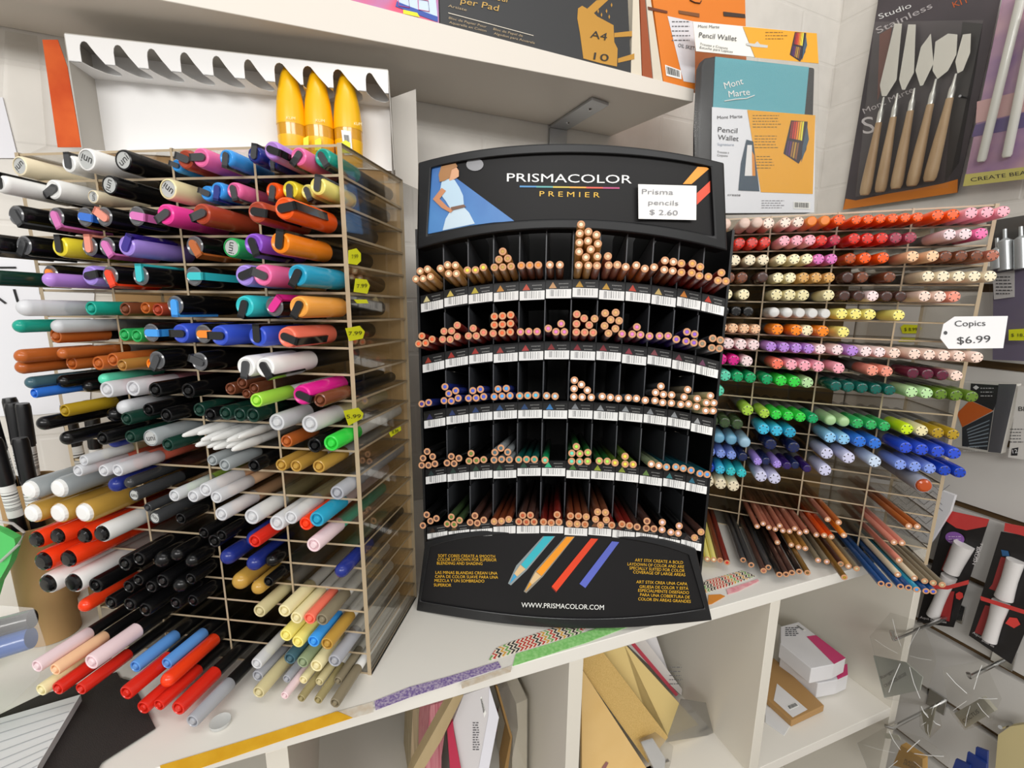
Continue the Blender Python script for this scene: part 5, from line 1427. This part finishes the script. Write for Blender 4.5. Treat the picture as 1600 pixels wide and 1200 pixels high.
deco(cd, 'badge', b4((1090, 630), (1118, 610), (1145, 630), (1118, 650)), 'E8E8E8', FQ, .0008); fine_print(cd, (1532, 606), (1556, 618), 3, 1.2, 'D8D8D8', FQ); fine_print(cd, (1505, 698), (1536, 704), 2, 1, 'E0E0E0', FQ)
part(r, 'clear_cover', MB().prism([FQ(*q, .006) for q in b4((905, 560), (1475, 590), (1335, 1200), (840, 1140))], -PSL.n*.0003), FILM, smooth=0)
r = thing('pen_set_card', 'white card of a pen set marked twelve at the frame edge', 'pen set', FQ(1590, 715)); cd = slab(r, 'card', b4((1480, 615), (1640, 615), (1640, 1260), (1390, 1225)), FQ, .004, mat('CDCAC4', .45))
words_on(cd, [('Black', b4((1480, 830))[0], b4((1640, 830))[0], 7)], '1A1A1C', FQ); fine_print(cd, (1578, 670), (1600, 690), 5, 1.3, '4A4A4A', FQ); deco(cd, 'count_field', b4((1425, 1150), (1480, 1140), (1470, 1210), (1415, 1210)), '222224', FQ); words_on(cd, [('12', b4((1432, 1192))[0], b4((1472, 1186))[0], 6)], 'E8E8E8', FQ, .001)
ZZ = mat('D9D9DC', .5); FZ = Face(PSL, .035)
r = thing('patterned_pad', 'white pad with grey zigzag lines seen through the right rack', 'paper pad', FZ(1440, 830)); cd = slab(r, 'cover', [(1360, 748), (1458, 762), (1492, 774), (1484, 800), (1458, 842), (1452, 850), (1372, 830)], FZ, .006, ZZ)
mb = MB()
for i in range(9):
    for k in range(4):
        x0, y0 = 1372+k*28+i*1.0, 756+i*10; pts = [(x0, y0), (x0+14, y0+12), (x0+28, y0+1)]
        for a_, b_ in zip(pts, pts[1:]):
            if max(a_[0], b_[0]) < 1486-i*4 and b_[1] < 842: mb.poly([FZ(a_[0], a_[1], .0005), FZ(b_[0], b_[1], .0005), FZ(b_[0], b_[1]+1.2, .0005), FZ(a_[0], a_[1]+1.2, .0005)])
part(cd, 'line_pattern', mb, mat('77777C', .5), smooth=0, fix=False)
r = thing('clear_box', 'clear plastic box below the zigzag pad behind the right rack', 'box', FZ(1430, 868)); deep(r, 'lid', [(1392, 838), (1452, 850), (1440, 872), (1400, 858)], FZ.up(.004), .02, FILM); deep(r, 'content', [(1400, 842), (1440, 850), (1432, 864), (1404, 856)], FZ.up(-.001), .01, mat('3A3A3C', .5))
# two red and black waterbrush packs
def b8(*p): return [(1420+x/4.444, 780+y/4.444) for x, y in p]
RED = 'C83A3A'; FR = Face(PSL, .022)
def brushpack(label, hdr, card, bits, F, words_, solids):
    r = thing('water_brush_pack', label, 'brush set', F(*b8(card[3])[0])); cd = slab(r, 'card', b8(*card), F, .001, mat('1B191A', .4)); slab(r, 'hang_tab', b8(*hdr), F.up(.001), .0008, mat('C9403E', .4))
    for n, px, c in bits: deco(cd, n, b8(*px), c, F, .0012 if n != 'strap' else .023)
    if words_: words_on(cd, [(t, b8(a)[0], b8(b)[0], h) for t, a, b, h in words_], 'E0DCDC', F, .0016)
    for pts, wd in solids:
        Q_ = [F(*b8(p)[0], .006) for p in pts]; D_ = (Q_[0]-CAM).dot(FW); ax = (Q_[-1]-Q_[0]).normalized(); L_ = (Q_[-1]-Q_[0]).length; n = len(wd)
        prof = [(0, 0)]+[(w_/4.444*D_/FPX/2*.9, L_*i/(n-1)) for i, w_ in enumerate(wd)]+[(0, L_)]
        part(r, 'brush_handle', MB().lathe(prof, 20, 0, Q_[0], ax), mat('D9D6D4', .35, coat=.2))
    return r, cd
r, cd = brushpack('black and red brush pack with a purple round sticker on the slatted wall', [(260, 75), (558, 140), (536, 190), (400, 216), (330, 200), (255, 150)], [(256, 100), (556, 145), (310, 890), (55, 855)], [
    ('red_field', ((290, 325), (330, 300), (300, 330), (240, 500), (225, 490)), 'B03030'), ('ring', ((240, 500), (342, 532), (334, 546), (238, 512)), '141214'),
    ('red_field', ((286, 640), (318, 640), (282, 850), (196, 826), (262, 700)), '9A2A2A'),
    ('strap', ((118, 592), (270, 600), (416, 560), (416, 590), (270, 628), (128, 618)), 'D0403C'), ('badge', ((350, 642), (374, 652), (378, 680), (352, 700), (328, 688), (326, 658)), 'D8403A')], FR,
    [('BRUSH', (474, 330), (440, 450), 5), ('TOUCH', (500, 300), (462, 430), 4), ('Aqua', (76, 826), (140, 838), 3.6), ('brush set', (150, 842), (262, 862), 3.2)], [([(384, 316), (292, 506)], (124, 118, 110, 104, 102)), ([(280, 535), (245, 640), (166, 812)], (96, 88, 76, 72, 72, 76, 82))])
deco(cd, 'purple_sticker', [(1492+15*math.cos(a*math.pi/10), 841+10*math.sin(a*math.pi/10)+2.0*math.cos(a*math.pi/10)) for a in range(20)], '8A5AA8', FR, .0016)
fine_print(cd, (1482, 838), (1502, 846), 3, 1, 'D8C8E0', FR, .002)
r, cd = brushpack('black and red brush pack at the frame edge with a blue tipped brush picture', [(668, 165), (900, 210), (900, 290), (780, 250), (660, 222)], [(640, 225), (900, 270), (900, 700), (712, 1146), (416, 946)], [
    ('red_field', ((640, 400), (690, 410), (610, 640), (556, 620), (580, 590)), 'A83838'), ('ring', ((604, 670), (702, 712), (690, 722), (600, 688)), '141214'),
    ('red_field', ((530, 735), (570, 745), (515, 950), (456, 925)), 'A03434'), ('blue_tip', ((640, 350), (690, 360), (700, 395), (650, 395)), '2A5A8A'), ('badge', ((700, 820), (752, 826), (775, 870), (730, 896), (670, 862)), 'D8403A'),
    ('strap', ((496, 672), (900, 800), (900, 830), (500, 702)), 'CE3E3A')], FR.up(.002), [('Aqua', (440, 930), (500, 965), 3.6), ('brush set', (505, 985), (590, 1030), 3.2)], [([(742, 425), (658, 688)], (104, 98, 94, 100, 110)), ([(640, 715), (612, 770), (558, 980)], (104, 96, 86, 84, 86, 90))])
# ------------------------------------------------------------------ hooks and bagged goods low on the slatted wall
CHR = mat('C4C4C2', .15, .95)
def c9(*p): return [(1320+x/4.614, 940+y/4.614) for x, y in p]
def hook(label, a_, b_, off):
    p1, p2 = PSL(*c9(a_)[0], off), PSL(*c9(b_)[0], off+.002); p0 = p1-PSL.n*(off-.0002)
    r = thing('slatwall_hook', label, 'hook', p0, 'chrome hooks low on the slatted wall')
    part(r, 'prong', MB().tube([p0, p0+(p1-p0)*.5, p1, p1+(p2-p1)*.5, p2], .0026, 10), CHR)
    part(r, 'wall_clip', MB().box(p0+RD*-.012+V((0, 0, -.008)), RD*.024, PSL.n*.003, (0, 0, .03)), CHR, bevel=.0006)
hook('chrome wall hook just under the packs, above the grey card bag', (352, 272), (336, 210), .15); hook('chrome wall hook under the frame edge brush pack', (900, 545), (890, 515), .085); hook('lowest chrome wall hook, above the yellow eraser', (340, 912), (290, 895), .115)
def bagged(name, label, cat, bag, bits, off):
    F = Face(PSL, off); r = thing(name, label, cat, F(*c9(bag[0])[0]))
    part(r, 'bag', MB().prism([F(*q, .012) for q in c9(*bag)], -PSL.n*.0004), BAG, smooth=0)
    # creases of the film, coloured white to paint in its highlights
    mb = MB(); q = c9(*bag)
    for k in range(6):
        i = k % len(q); g_ = [sum(p[t] for p in q)/len(q)+random.uniform(-3, 3) for t in (0, 1)]; m_ = [q[i][t]*.85+g_[t]*.15 for t in (0, 1)]; e_ = [q[i][t]*.2+g_[t]*.8 for t in (0, 1)]
        A_, B_ = F(*m_, .0126), F(*e_, .0126); mb.tube([A_, (A_+B_)/2+PSL.n*.002, B_], random.choice((.0002, .0003, .0005)), 5)
    part(r, 'crease_highlight', mb, mat('F4F4F2', .15))
    for n, px, c, d in bits: deep(r, n, c9(*px), F.up(.004 if d < .02 else .008), d, mat(c, .5))
    return r, F
r, F = bagged('bagged_card', 'clear bag with a grey printed card on the upper chrome hook', 'packet', [(180, 250), (330, 80), (560, 150), (660, 430), (560, 750), (300, 700)], [('card', ((205, 390), (440, 440), (560, 545), (540, 640), (285, 695)), 'A9ADA4', .002)], .165)
words_on(r, [('Ranger', c9((265, 560))[0], c9((362, 500))[0], 5), ('CRAFT SQUEEGEE', c9((290, 620))[0], c9((448, 528))[0], 5)], '33362F', F.up(.005))
r, F = bagged('bagged_eraser', 'clear bag with a greyish printed eraser at mid height on the slatted wall', 'eraser', [(700, 480), (1000, 420), (1130, 700), (1060, 860), (860, 930), (760, 800)], [('eraser', ((790, 805), (990, 690), (1080, 790), (870, 915)), 'A8A494', .008)], .075)
words_on(r, [('CACTUS', c9((862, 880))[0], c9((972, 800))[0], 7)], '33322C', F.up(.005))
r, F = bagged('bagged_eraser', 'clear bag with a yellow block eraser under the lowest chrome hook', 'eraser', [(90, 1020), (300, 900), (560, 980), (760, 1120), (700, 1300), (200, 1300)], [('eraser', ((405, 1035), (560, 1135), (560, 1240), (345, 1180)), 'CE9A3A', .012), ('tag', ((275, 945), (385, 965), (405, 1000), (290, 985)), 'D8D6C6', .001)], .155)
words_on(r, [('PLASTIC', c9((428, 1150))[0], c9((520, 1190))[0], 4), ('ERASER', c9((420, 1172))[0], c9((510, 1212))[0], 4)], '4A3410', F.up(.005))
r, F = bagged('bagged_card', 'clear bag holding a narrow brown strip beside the lowest hook', 'packet', [(540, 740), (660, 720), (700, 900), (610, 990), (540, 900)], [('strip', ((550, 790), (655, 760), (610, 975), (580, 940)), '8E8A7A', .002)], .10)
FE = Face(PSL, .10)
for px, lb in ((((800, 1135), (900, 1180), (900, 1300), (740, 1300)), 'blue flat eraser nearest the yellow eraser'), (((885, 1085), (1020, 1170), (1010, 1300), (850, 1300)), 'middle one of the three blue flat erasers'), (((945, 1050), (1028, 1080), (1022, 1240), (930, 1200)), 'blue flat eraser nearest the cream block')):
    FE = FE.up(-.005); r = thing('blue_eraser', lb, 'eraser', FE(*c9(px[2])[0]), 'blue erasers on the slatted wall'); deep(r, 'block', c9(*px), FE, .004, mat('20367A', .45))
FE = Face(PSL, .03); r = thing('cream_block', 'cream wrapped block low at the frame edge', 'packet', FE(*c9((1150, 1280))[0])); deep(r, 'block', c9((1105, 960), (1190, 900), (1330, 880), (1330, 1320), (1075, 1320)), FE, .012, mat('CFC08E', .55))
solo('slatwall_hook', MB().tube([PSL(*c9((1200, 880))[0], .0162-.016), PSL(*c9((1120, 905))[0], .05)], .0024, 10), CHR, 'short chrome hook above the cream block', 'hook', PSL(*c9((1200, 880))[0], .0162-.016), 'chrome hooks low on the slatted wall')
# ------------------------------------------------------------------ goods in the cube compartments
FIT = {}
def upright(name, label, cat, px, t, d, m, grp=None, bits=()):
    F = Face(PB(t)); zmin = -.2715; a = [F(*q) for q in px]; lo, hi = (-.0995, .1600) if grp == LB else (.1785, .4375)
    def fit(p):
        s_ = min(max((p-BA).dot(BD), lo), hi); q = bp(s_, (p-BA).dot(BN)); return V((q.x, q.y, min(max(p.z, zmin), -BT-.0008)))
    a = [fit(p) for p in a]; c = sum(a, V((0, 0, 0)))/len(a); c.z = min(p.z for p in a)
    r = thing(name, label, cat, c, grp); part(r, 'body', MB().prism(a, BN*d), m, smooth=0)
    for n, q, cc in bits: deco(r, n, q, cc, F, .0006)
    FIT[r.name] = fit; return r, F
def g5(*p): return [(630+x/5.517, 1020+y/5.517) for x, y in p]
LB = 'paper goods in the compartment below the tape strips'
upright('folder_bundle', 'tan folders standing against the side of the compartment', 'folder', g5((82, 492), (232, 452), (190, 870), (190, 1700), (80, 1700)), .14, .06, noise_mat('folder_edge', '9C8E6E', 'BEB08E', 8, .6, 2, (60, 60, 1)), LB)
upright('pink_folder', 'pink folder standing between the tan folders and the wooden strip', 'folder', g5((236, 455), (382, 412), (382, 520), (330, 900), (330, 1700), (194, 1700), (194, 870)), .085, .05, noise_mat('pink_edge', 'C46A78', 'E0A0A4', 8, .6, 2, (60, 60, 1)), LB)
upright('wooden_strip', 'pale wooden strip leaning across the compartment', 'wood strip', g5((430, 382), (520, 362), (330, 752), (180, 1000), (0, 1400), (-60, 1400), (85, 1000)), .04, .012, noise_mat('pale_wood', 'A8946E', 'BCA882', 20, .6, 4, (1, 1, .2)), LB)
upright('pink_wallet', 'deep pink wallet standing behind the wooden strip', 'folder', g5((380, 660), (428, 585), (440, 700), (500, 1000), (540, 1700), (430, 1700), (405, 990)), .055, .004, mat('B8304E', .5), LB)
r, F = upright('envelope_pack', 'white envelope pack with a barcode standing upright in the compartment', 'envelope pack', g5((520, 366), (640, 325), (742, 288), (826, 556), (740, 1000), (680, 1700), (560, 1700), (500, 1000), (428, 600)), .06, .11, mat('D2CFD0', .5), LB, [('side_face', g5((742, 292), (824, 556), (738, 1000), (680, 1500), (640, 1500), (650, 1000), (735, 545)), 'E2E2EA')])
barcode(r, g5((664, 385), (676, 375), (716, 520), (698, 560)), F); fine_print(r, g5((600, 600))[0], g5((660, 830))[0], 12, 1.5, '5A5A5E', F)
upright('pink_wallet', 'pink folder slice between the white pack and the clear sleeve', 'folder', g5((826, 590), (892, 704), (880, 1000), (870, 1700), (760, 1700), (780, 850)), .172, .03, mat('C0506A', .5), LB)
upright('brown_folder', 'thin brown folder edge beside the clear sleeve', 'folder', g5((798, 285), (815, 290), (940, 722), (905, 1000), (880, 1700), (872, 1000), (925, 735)), .068, .02, mat('8A6A3A', .6), LB)
r, F = upright('clear_sleeve', 'clear sleeve of cream sheets standing beside the compartment wall', 'sleeve', g5((975, 440), (1068, 400), (1066, 1000), (1060, 1700), (930, 1700), (940, 900), (990, 650)), .09, .06, mat('CFC6B2', .45), LB); 
part(r, 'film', MB().prism([FIT[r.name](F(*q, .004)) for q in g5((800, 275), (985, 218), (1075, 390), (1072, 1000), (1072, 1500), (935, 1500), (945, 720))], BN*.0004), FILM, smooth=0)
def g6(*p): return [(900+x/5, 980+y/5) for x, y in p]
MAN = noise_mat('manila', 'D6B272', 'DDBB7E', 10, .55); MB2 = 'paper goods in the compartment under the black display'
upright('manila_envelope', 'large manila envelope leaning in front of the others in the compartment', 'envelope', g6((44, 322), (120, 440), (560, 1130), (700, 1400), (44, 1400)), .05, .004, MAN, MB2, [('printed_mark', g6((200, 1100), (235, 1050), (255, 1060), (230, 1110)), '8A5A5A')])
upright('manila_envelope', 'wrapped bundle of manila envelopes leaning behind the large one', 'envelope', g6((44, 228), (200, 178), (720, 860), (560, 1100), (120, 440), (46, 320)), .058, .018, noise_mat('manila_edges', 'BE9C58', 'D2B272', 12, .55, 2, (80, 80, 80)), MB2)
upright('manila_envelope', 'pale manila envelope at the back of the leaning bundle', 'envelope', g6((200, 178), (372, 122), (952, 822), (700, 1100), (600, 1100), (720, 860)), .08, .012, mat('D8C080', .55), MB2)
r, F = upright('envelope_pack', 'white pack with a red stripe leaning behind the manila envelopes', 'envelope pack', g6((380, 118), (520, 70), (930, 450), (990, 560), (850, 640)), .13, .012, mat('D4CFCC', .5), MB2); deco(r, 'red_stripe', g6((405, 105), (435, 95), (800, 525), (780, 540)), 'C8485A', F); fine_print(r, g6((730, 310))[0], g6((840, 440))[0], 5, 1.2, '6A6A6E', F)
upright('envelope_pack', 'plain white pack leaning at the back of the middle compartment', 'envelope pack', g6((520, 70), (615, 38), (1050, 540), (1018, 595), (935, 450)), .15, .012, mat('DAD8DA', .5), MB2)
upright('grey_card', 'pale grey card leaning low in the middle compartment', 'card', g6((1030, 790), (1172, 950), (1030, 1060), (960, 1400), (780, 1400), (700, 1120)), .10, .004, mat('BDB3AC', .5), MB2)
r, F = upright('clear_sleeve', 'clear plastic sleeve sticking out at the front of the middle compartment', 'sleeve', g6((1100, 1010), (1200, 960), (1340, 1040), (1440, 1180), (1000, 1400), (940, 1120)), .07, .004, mat('BFC0CC', .4), MB2)
part(r, 'film', MB().prism([FIT[r.name](F(*q, .008)) for q in g6((820, 560), (1015, 590), (1210, 850), (1330, 1030), (1400, 1120), (1000, 1150), (700, 900))], BN*.0004), BAG, smooth=0)
r = thing('label_holder', 'clear holder with a blank white label on the manila bundle', 'label', PB(.03)(1020, 1180)); Fl = Face(PB(.045)); slab(r, 'label', g6((510, 900), (600, 870), (700, 1030), (690, 1130), (620, 1130)), Fl, .001, mat('CFD0D4', .4)); part(r, 'film', MB().prism([Fl(*q, .003) for q in g6((490, 880), (620, 820), (760, 930), (740, 1060), (715, 1140), (610, 1140))], BN*.0004), FILM, smooth=0)
# right compartment: packs lying on the inner shelf
def g7(*p): return [(1180+x/3.81, 900+y/3.81) for x, y in p]
RB = 'flat packs in the end compartment'
def flat(name, label, cat, px, z, d, m):
    Fz = Face(Plane((0, 0, z), (0, 0, 1))); a = [Fz(*q) for q in px]; c = sum(a, V((0, 0, 0)))/len(a); c.z = z-d; r = thing(name, label, cat, c, RB); part(r, 'body', MB().prism(a, (0, 0, -d)), m, smooth=0, bevel=.0012); return r, Fz
zf = -.272
r, Fz = flat('envelope_pack', 'white envelope pack with a pink band, upper one of the pair', 'envelope pack', g7((150, 300), (258, 272), (540, 488), (470, 525), (335, 552), (150, 400)), zf+.060, .027, mat('DCDBDD', .45))
deco(r, 'pink_band', g7((305, 360), (362, 352), (540, 488), (470, 524)), 'C83A70', Fz); barcode(r, g7((236, 292), (250, 288), (305, 325), (292, 330)), Fz); fine_print(r, g7((180, 305))[0], g7((258, 350))[0], 5, 1.6, '5A5A60', Fz)
r, Fz = flat('envelope_pack', 'white envelope pack with a pink band, lower one of the pair', 'envelope pack', g7((150, 420), (335, 565), (480, 545), (548, 520), (552, 590), (490, 618), (375, 640), (150, 480)), zf+.030, .027, mat('D4D3D5', .45)); deco(r, 'pink_band', g7((468, 545), (548, 522), (552, 588), (492, 616)), 'C83A70', Fz)
r, Fz = flat('kraft_pad', 'kraft brown pad with a white barcode label in the end compartment', 'paper pad', g7((100, 480), (150, 520), (412, 770), (218, 862), (40, 700)), zf+.012, .011, mat('A88250', .6)); deco(r, 'label', g7((130, 640), (312, 795), (224, 842), (110, 740)), 'D9D7D6', Fz); barcode(r, g7((186, 772), (240, 750), (262, 775), (206, 800)), Fz, .0008)
r, Fz = flat('white_sheet', 'white sheet under the kraft pad in the end compartment', 'paper', g7((60, 770), (110, 790), (216, 880), (172, 950), (60, 870)), zf+.0012, .0008, mat('D6D6D6', .5))
# ------------------------------------------------------------------ things beside the left rack
KR = mat('B08C5C', .65); INK = mat('141416', .35)
CUPS = [((-.478, .425), .021, .125, 'kraft card pen pot nearest the viewer beside the left rack'), ((-.530, .475), .024, .150, 'kraft card pen pot at the frame edge'), ((-.470, .487), .020, .140, 'kraft card pen pot between the left rack and the wall')]
for (cx, cy), R, h, lb in CUPS:
    c = V((cx, cy, .0005)); r = thing('pen_pot', lb, 'pen pot', c, 'kraft pen pots'); part(r, 'pot', MB().lathe([(0, 0), (R, 0), (R, h), (R*.93, h), (R*.93, .003), (0, .003)], 28, 0, c, (0, 0, 1)), KR)
PN = [(0, -.006, -.004, -.10, -.02, .215), (0, .006, .004, -.02, .0, .213), (1, -.010, 0, .05, 0, .236), (1, .004, .006, -.12, .02, .240), (1, .008, -.008, .10, 0, .237), (1, -.002, -.012, -.16, 0, .232), (2, -.006, 0, -.1, 0, .232), (2, .006, .004, .04, 0, .236), (2, .0, -.008, .12, .02, .230)]
for i, (k, dx, dy, lx, ly, h) in enumerate(PN):
    (cx, cy), R, hc, _ = CUPS[k]; b = V((cx+dx*.6, cy+dy*.6, .012)); ax = V((lx*.5, ly, 1)).normalized(); L = h-.012; r = .0062
    t = thing('black_fineliner', f'black pen with barcode label, {ordw(sum(1 for q in PN[:i] if q[0] == k)+1)} in the {("pot nearest the viewer", "pot at the frame edge", "pot by the wall")[k]}', 'pen', b, 'black pens in the kraft pots')
    part(t, 'barrel', MB().lathe([(0, 0), (r*.8, 0), (r*.9, .004), (r*.9, L-.045), (0, L-.045)], 16, 0, b, ax), INK); part(t, 'cap', MB().lathe([(r, L-.0452), (r, L-.004), (r*.86, L), (0, L)], 16, 0, b, ax), INK)
    part(t, 'label', MB().lathe([(r*.93, L-.080), (r*.93, L-.047)], 16, 0, b, ax), stripe_mat('pen_label', '2A2A2A', 'E8E8E6', 60, 2, .55, .1, .8) if i == 0 else bpy.data.materials['pen_label'])
PG = Plane((-.5, .355, 0), (.35, -1, 0)); FG = Face(PG)
r = thing('green_pouch', 'bright green pouch standing at the frame edge beside the left rack', 'pouch', V((PG(-60, 1050).x, PG(-60, 1050).y, .001)))
part(r, 'body', MB().prism([V((q.x, q.y, max(.001, q.z))) for q in (FG(*p) for p in ((-90, 800), (0, 830), (22, 842), (24, 850), (14, 880), (-4, 912), (-30, 1000), (-40, 1120), (-120, 1120)))], (0, .006, 0)), mat('58C86A', .3, coat=.3), smooth=0)
part(r, 'clear_edge', MB().tube([FG(-20, 812, .002), FG(20, 818, .002), FG(38, 832, .002), FG(30, 850, .002), FG(0, 878, .002)], .0012, 8), mat('C8C8C4', .2, trans=.5))
PQ2 = Plane((-.42, .30, 0), (.3, -1, .5)); FQ2 = Face(PQ2)
r = thing('clear_pen_packet', 'clear packet with a blue pen lying at the frame edge beside the pink pens', 'packet', V((PQ2(10, 1080).x, PQ2(10, 1080).y, .001)))
def flr(F, px): return [V((q.x, q.y, max(.0012, q.z))) for q in (F(*p) for p in px)]
A_, B_ = FQ2(50, 996), FQ2(-60, 1030); L_ = (B_-A_).length
part(r, 'blue_pen', MB().lathe([(0, 0), (.0085, .0005), (.009, .003), (.009, L_), (0, L_)], 18, 0, A_, (B_-A_).normalized()), mat('3E68B8', .2, coat=.4))
A_, B_ = FQ2(52, 966), FQ2(-60, 996); part(r, 'black_pen', MB().lathe([(0, 0), (.0075, .0005), (.008, .003), (.008, L_), (0, L_)], 18, 0, A_, (B_-A_).normalized()), mat('2A2422', .2, coat=.4))
part(r, 'film', MB().prism(flr(FQ2.up(.012), ((-80, 940), (52, 950), (72, 1010), (60, 1060), (0, 1116), (-80, 1150))), (0, .0004, 0)), BAG, smooth=0)
def onbench(name, label, cat, px, z, h, m, grp=None):
    Fz = Face(Plane((0, 0, z), (0, 0, 1))); a = [Fz(*q) for q in px]; c = sum(a, V((0, 0, 0)))/len(a); c.z = z-h; r = thing(name, label, cat, c, grp); part(r, 'sheet', MB().prism(a, (0, 0, -h)), m, smooth=0); return r, Fz
BC = mat('26211F', .7, bump=.4, bscale=1500)
onbench('black_card', 'black card sheet lying under the ruled notepad', 'card', [(-60, 1145), (60, 1087), (182, 1050), (190, 1063), (213, 1102), (150, 1205), (120, 1330), (-60, 1330)], .0012, .0008, BC, 'black card sheets on the bench')
onbench('black_card', 'smaller black card whose corner points at the red pens', 'card', [(188, 1059), (206, 1064), (243, 1137), (158, 1191), (140, 1225), (139, 1218), (212, 1102)], .0022, .0008, BC, 'black card sheets on the bench')
r, Fz = onbench('notepad', 'ruled white notepad lying on the black card', 'notepad', [(-60, 1138), (0, 1122), (126, 1085), (60, 1195), (10, 1330), (-60, 1330)], .0082, .0065, mat('D8DADA', .55))
mb = MB()
for i in range(8):
    y = 1100+i*14; x1 = 116-i*8.2; mb.poly([Fz(-50, y+i*1.5+45-i*0, .0004), Fz(x1, y-3+i*0, .0004), Fz(x1, y-1.9, .0004), Fz(-50, y+i*1.5+46.2, .0004)])
part(r, 'ruling', mb, mat('A8ACB0', .6), smooth=0, fix=False)
mb = MB(); Fz = Face(Plane((0, 0, .0035), (0, 0, 1))); c = Fz(344, 1126); mb.lathe([(0, -.003), (.0075, -.003), (.008, -.001), (.0078, 0), (.0068, -.0004), (0, -.0006)], 28, 0, c, (0, 0, 1))
solo('bottle_cap', mb, mat('D6D8D6', .25, trans=.35), 'small clear plastic cap lying beside the grey marker on the bench', 'cap', c)
# papers and wire on the wall behind the left rack
r = thing('wall_paper_sheet', 'large white paper sheet with black strokes on the wall behind the left rack', 'paper', PBACK(40, 650, .002)); Fw = Face(PBACK, .0018)
slab(r, 'sheet', [(-80, 395), (150, 400), (140, 640), (60, 648), (-80, 654)], Fw, .001, mat('E6E7EC', .5)); mb = MB()
for a_, b_ in (((-20, 418), (25, 418)), ((22, 452), (28, 472)), ((-10, 460), (9, 474)), ((60, 430), (64, 460))): mb.tube([Fw(*a_, .0006), Fw(*b_, .0006)], .0012, 6)
part(r, 'stroke', mb, mat('222224', .5))
r = thing('wall_paper_sheet', 'white paper sheet high on the wall at the frame edge', 'paper', PBACK(0, 246, .002)); slab(r, 'sheet', [(-90, 150), (4, 152), (28, 247), (-90, 247)], Fw, .001, mat('E2E2E8', .5))
solo('wall_wire', MB().tube([PBACK(-30, 276, .012), PBACK(2, 284, .012), PBACK(10, 292, .010), PBACK(42, 303, .003)], .0016, 8), mat('1C1C1E', .4), 'short black wire on the wall above the papers', 'wire', PBACK(10, 290), smooth=40)
r = thing('plastic_film', 'loose clear film hanging on the wall beside the orange flap', 'film', PBACK(60, 246, .004)); slab(r, 'sheet', [(8, 48), (58, 56), (72, 228), (30, 247), (4, 150)], Face(PBACK, .005), .0004, clear_mat('dull_film', (.96, .955, .945), .1, .4, .03))
# yellow price stickers showing through the left rack's side
PS = Plane(RKL.p+(RKL.p-(RKL.p+RKL.fd)).normalized()*(T+.0004), (RKL.h.x, RKL.h.y, 0)); FSd = Face(PS)
for i, (px, lb, t) in enumerate(((((545, 391), (557, 388), (564, 396), (564, 408), (558, 414), (545, 412)), 'topmost yellow price sticker on the left rack side', '7.99'), (((556, 435), (573, 437), (578, 446), (574, 459), (553, 456)), 'second yellow price sticker down on the left rack side', '7.99'),
    (((553, 468), (573, 468), (576, 474), (558, 474)), 'thin yellow price sticker sliver on the left rack side', ''), (((540, 513), (562, 509), (570, 518), (567, 529), (546, 533)), 'yellow price sticker level with the coral marker on the left rack side', '7.99'),
    (((537, 642), (560, 637), (568, 646), (566, 654), (545, 665)), 'yellow price sticker level with the grey capped pens on the left rack side', '5.99'), (((608, 676), (626, 666), (627, 672), (611, 683)), 'small yellow price sticker low at the back of the left rack side', '8.99'))):
    r = thing('price_sticker', lb, 'sticker', FSd(*px[0]), 'yellow price stickers'); slab(r, 'label', px, FSd.up(.0003), .0003, mat('DDE01C', .5))
    if t: xs = [p[0] for p in px]; ys = [p[1] for p in px]; words_on(r, [(t, (min(xs)+5, (min(ys)+max(ys))/2+3), (max(xs)-4, (min(ys)+max(ys))/2+2), 6)], '3A3A10', FSd.up(.0006))

#print('TRAY', zb, zband, ztopb, bl.z, br.z, tl.z, tr.z, [Plane(PT.p-TNn*.0165, TNn)(*q).z for q in ((449,102),(493,105),(539,109))])

for px, lb, t in (([(1407, 511), (1412, 507), (1436, 508), (1440, 513), (1434, 521), (1410, 521)], 'upper yellow price sticker seen behind the open slots of the right rack', '$ 8.99'), ([(1405, 532), (1412, 527), (1432, 527), (1436, 534), (1404, 534)], 'lower yellow price sticker seen behind the open slots of the right rack', '')):
    Fy = Face(PSL, .0012); r = thing('price_sticker', lb, 'sticker', Fy(*px[0]), 'yellow price stickers behind the right rack'); slab(r, 'label', px, Fy, .0006, mat('DDE01C', .5))
    if t: words_on(r, [(t, (1413, 517), (1433, 517), 5)], '3A3A10', Fy)
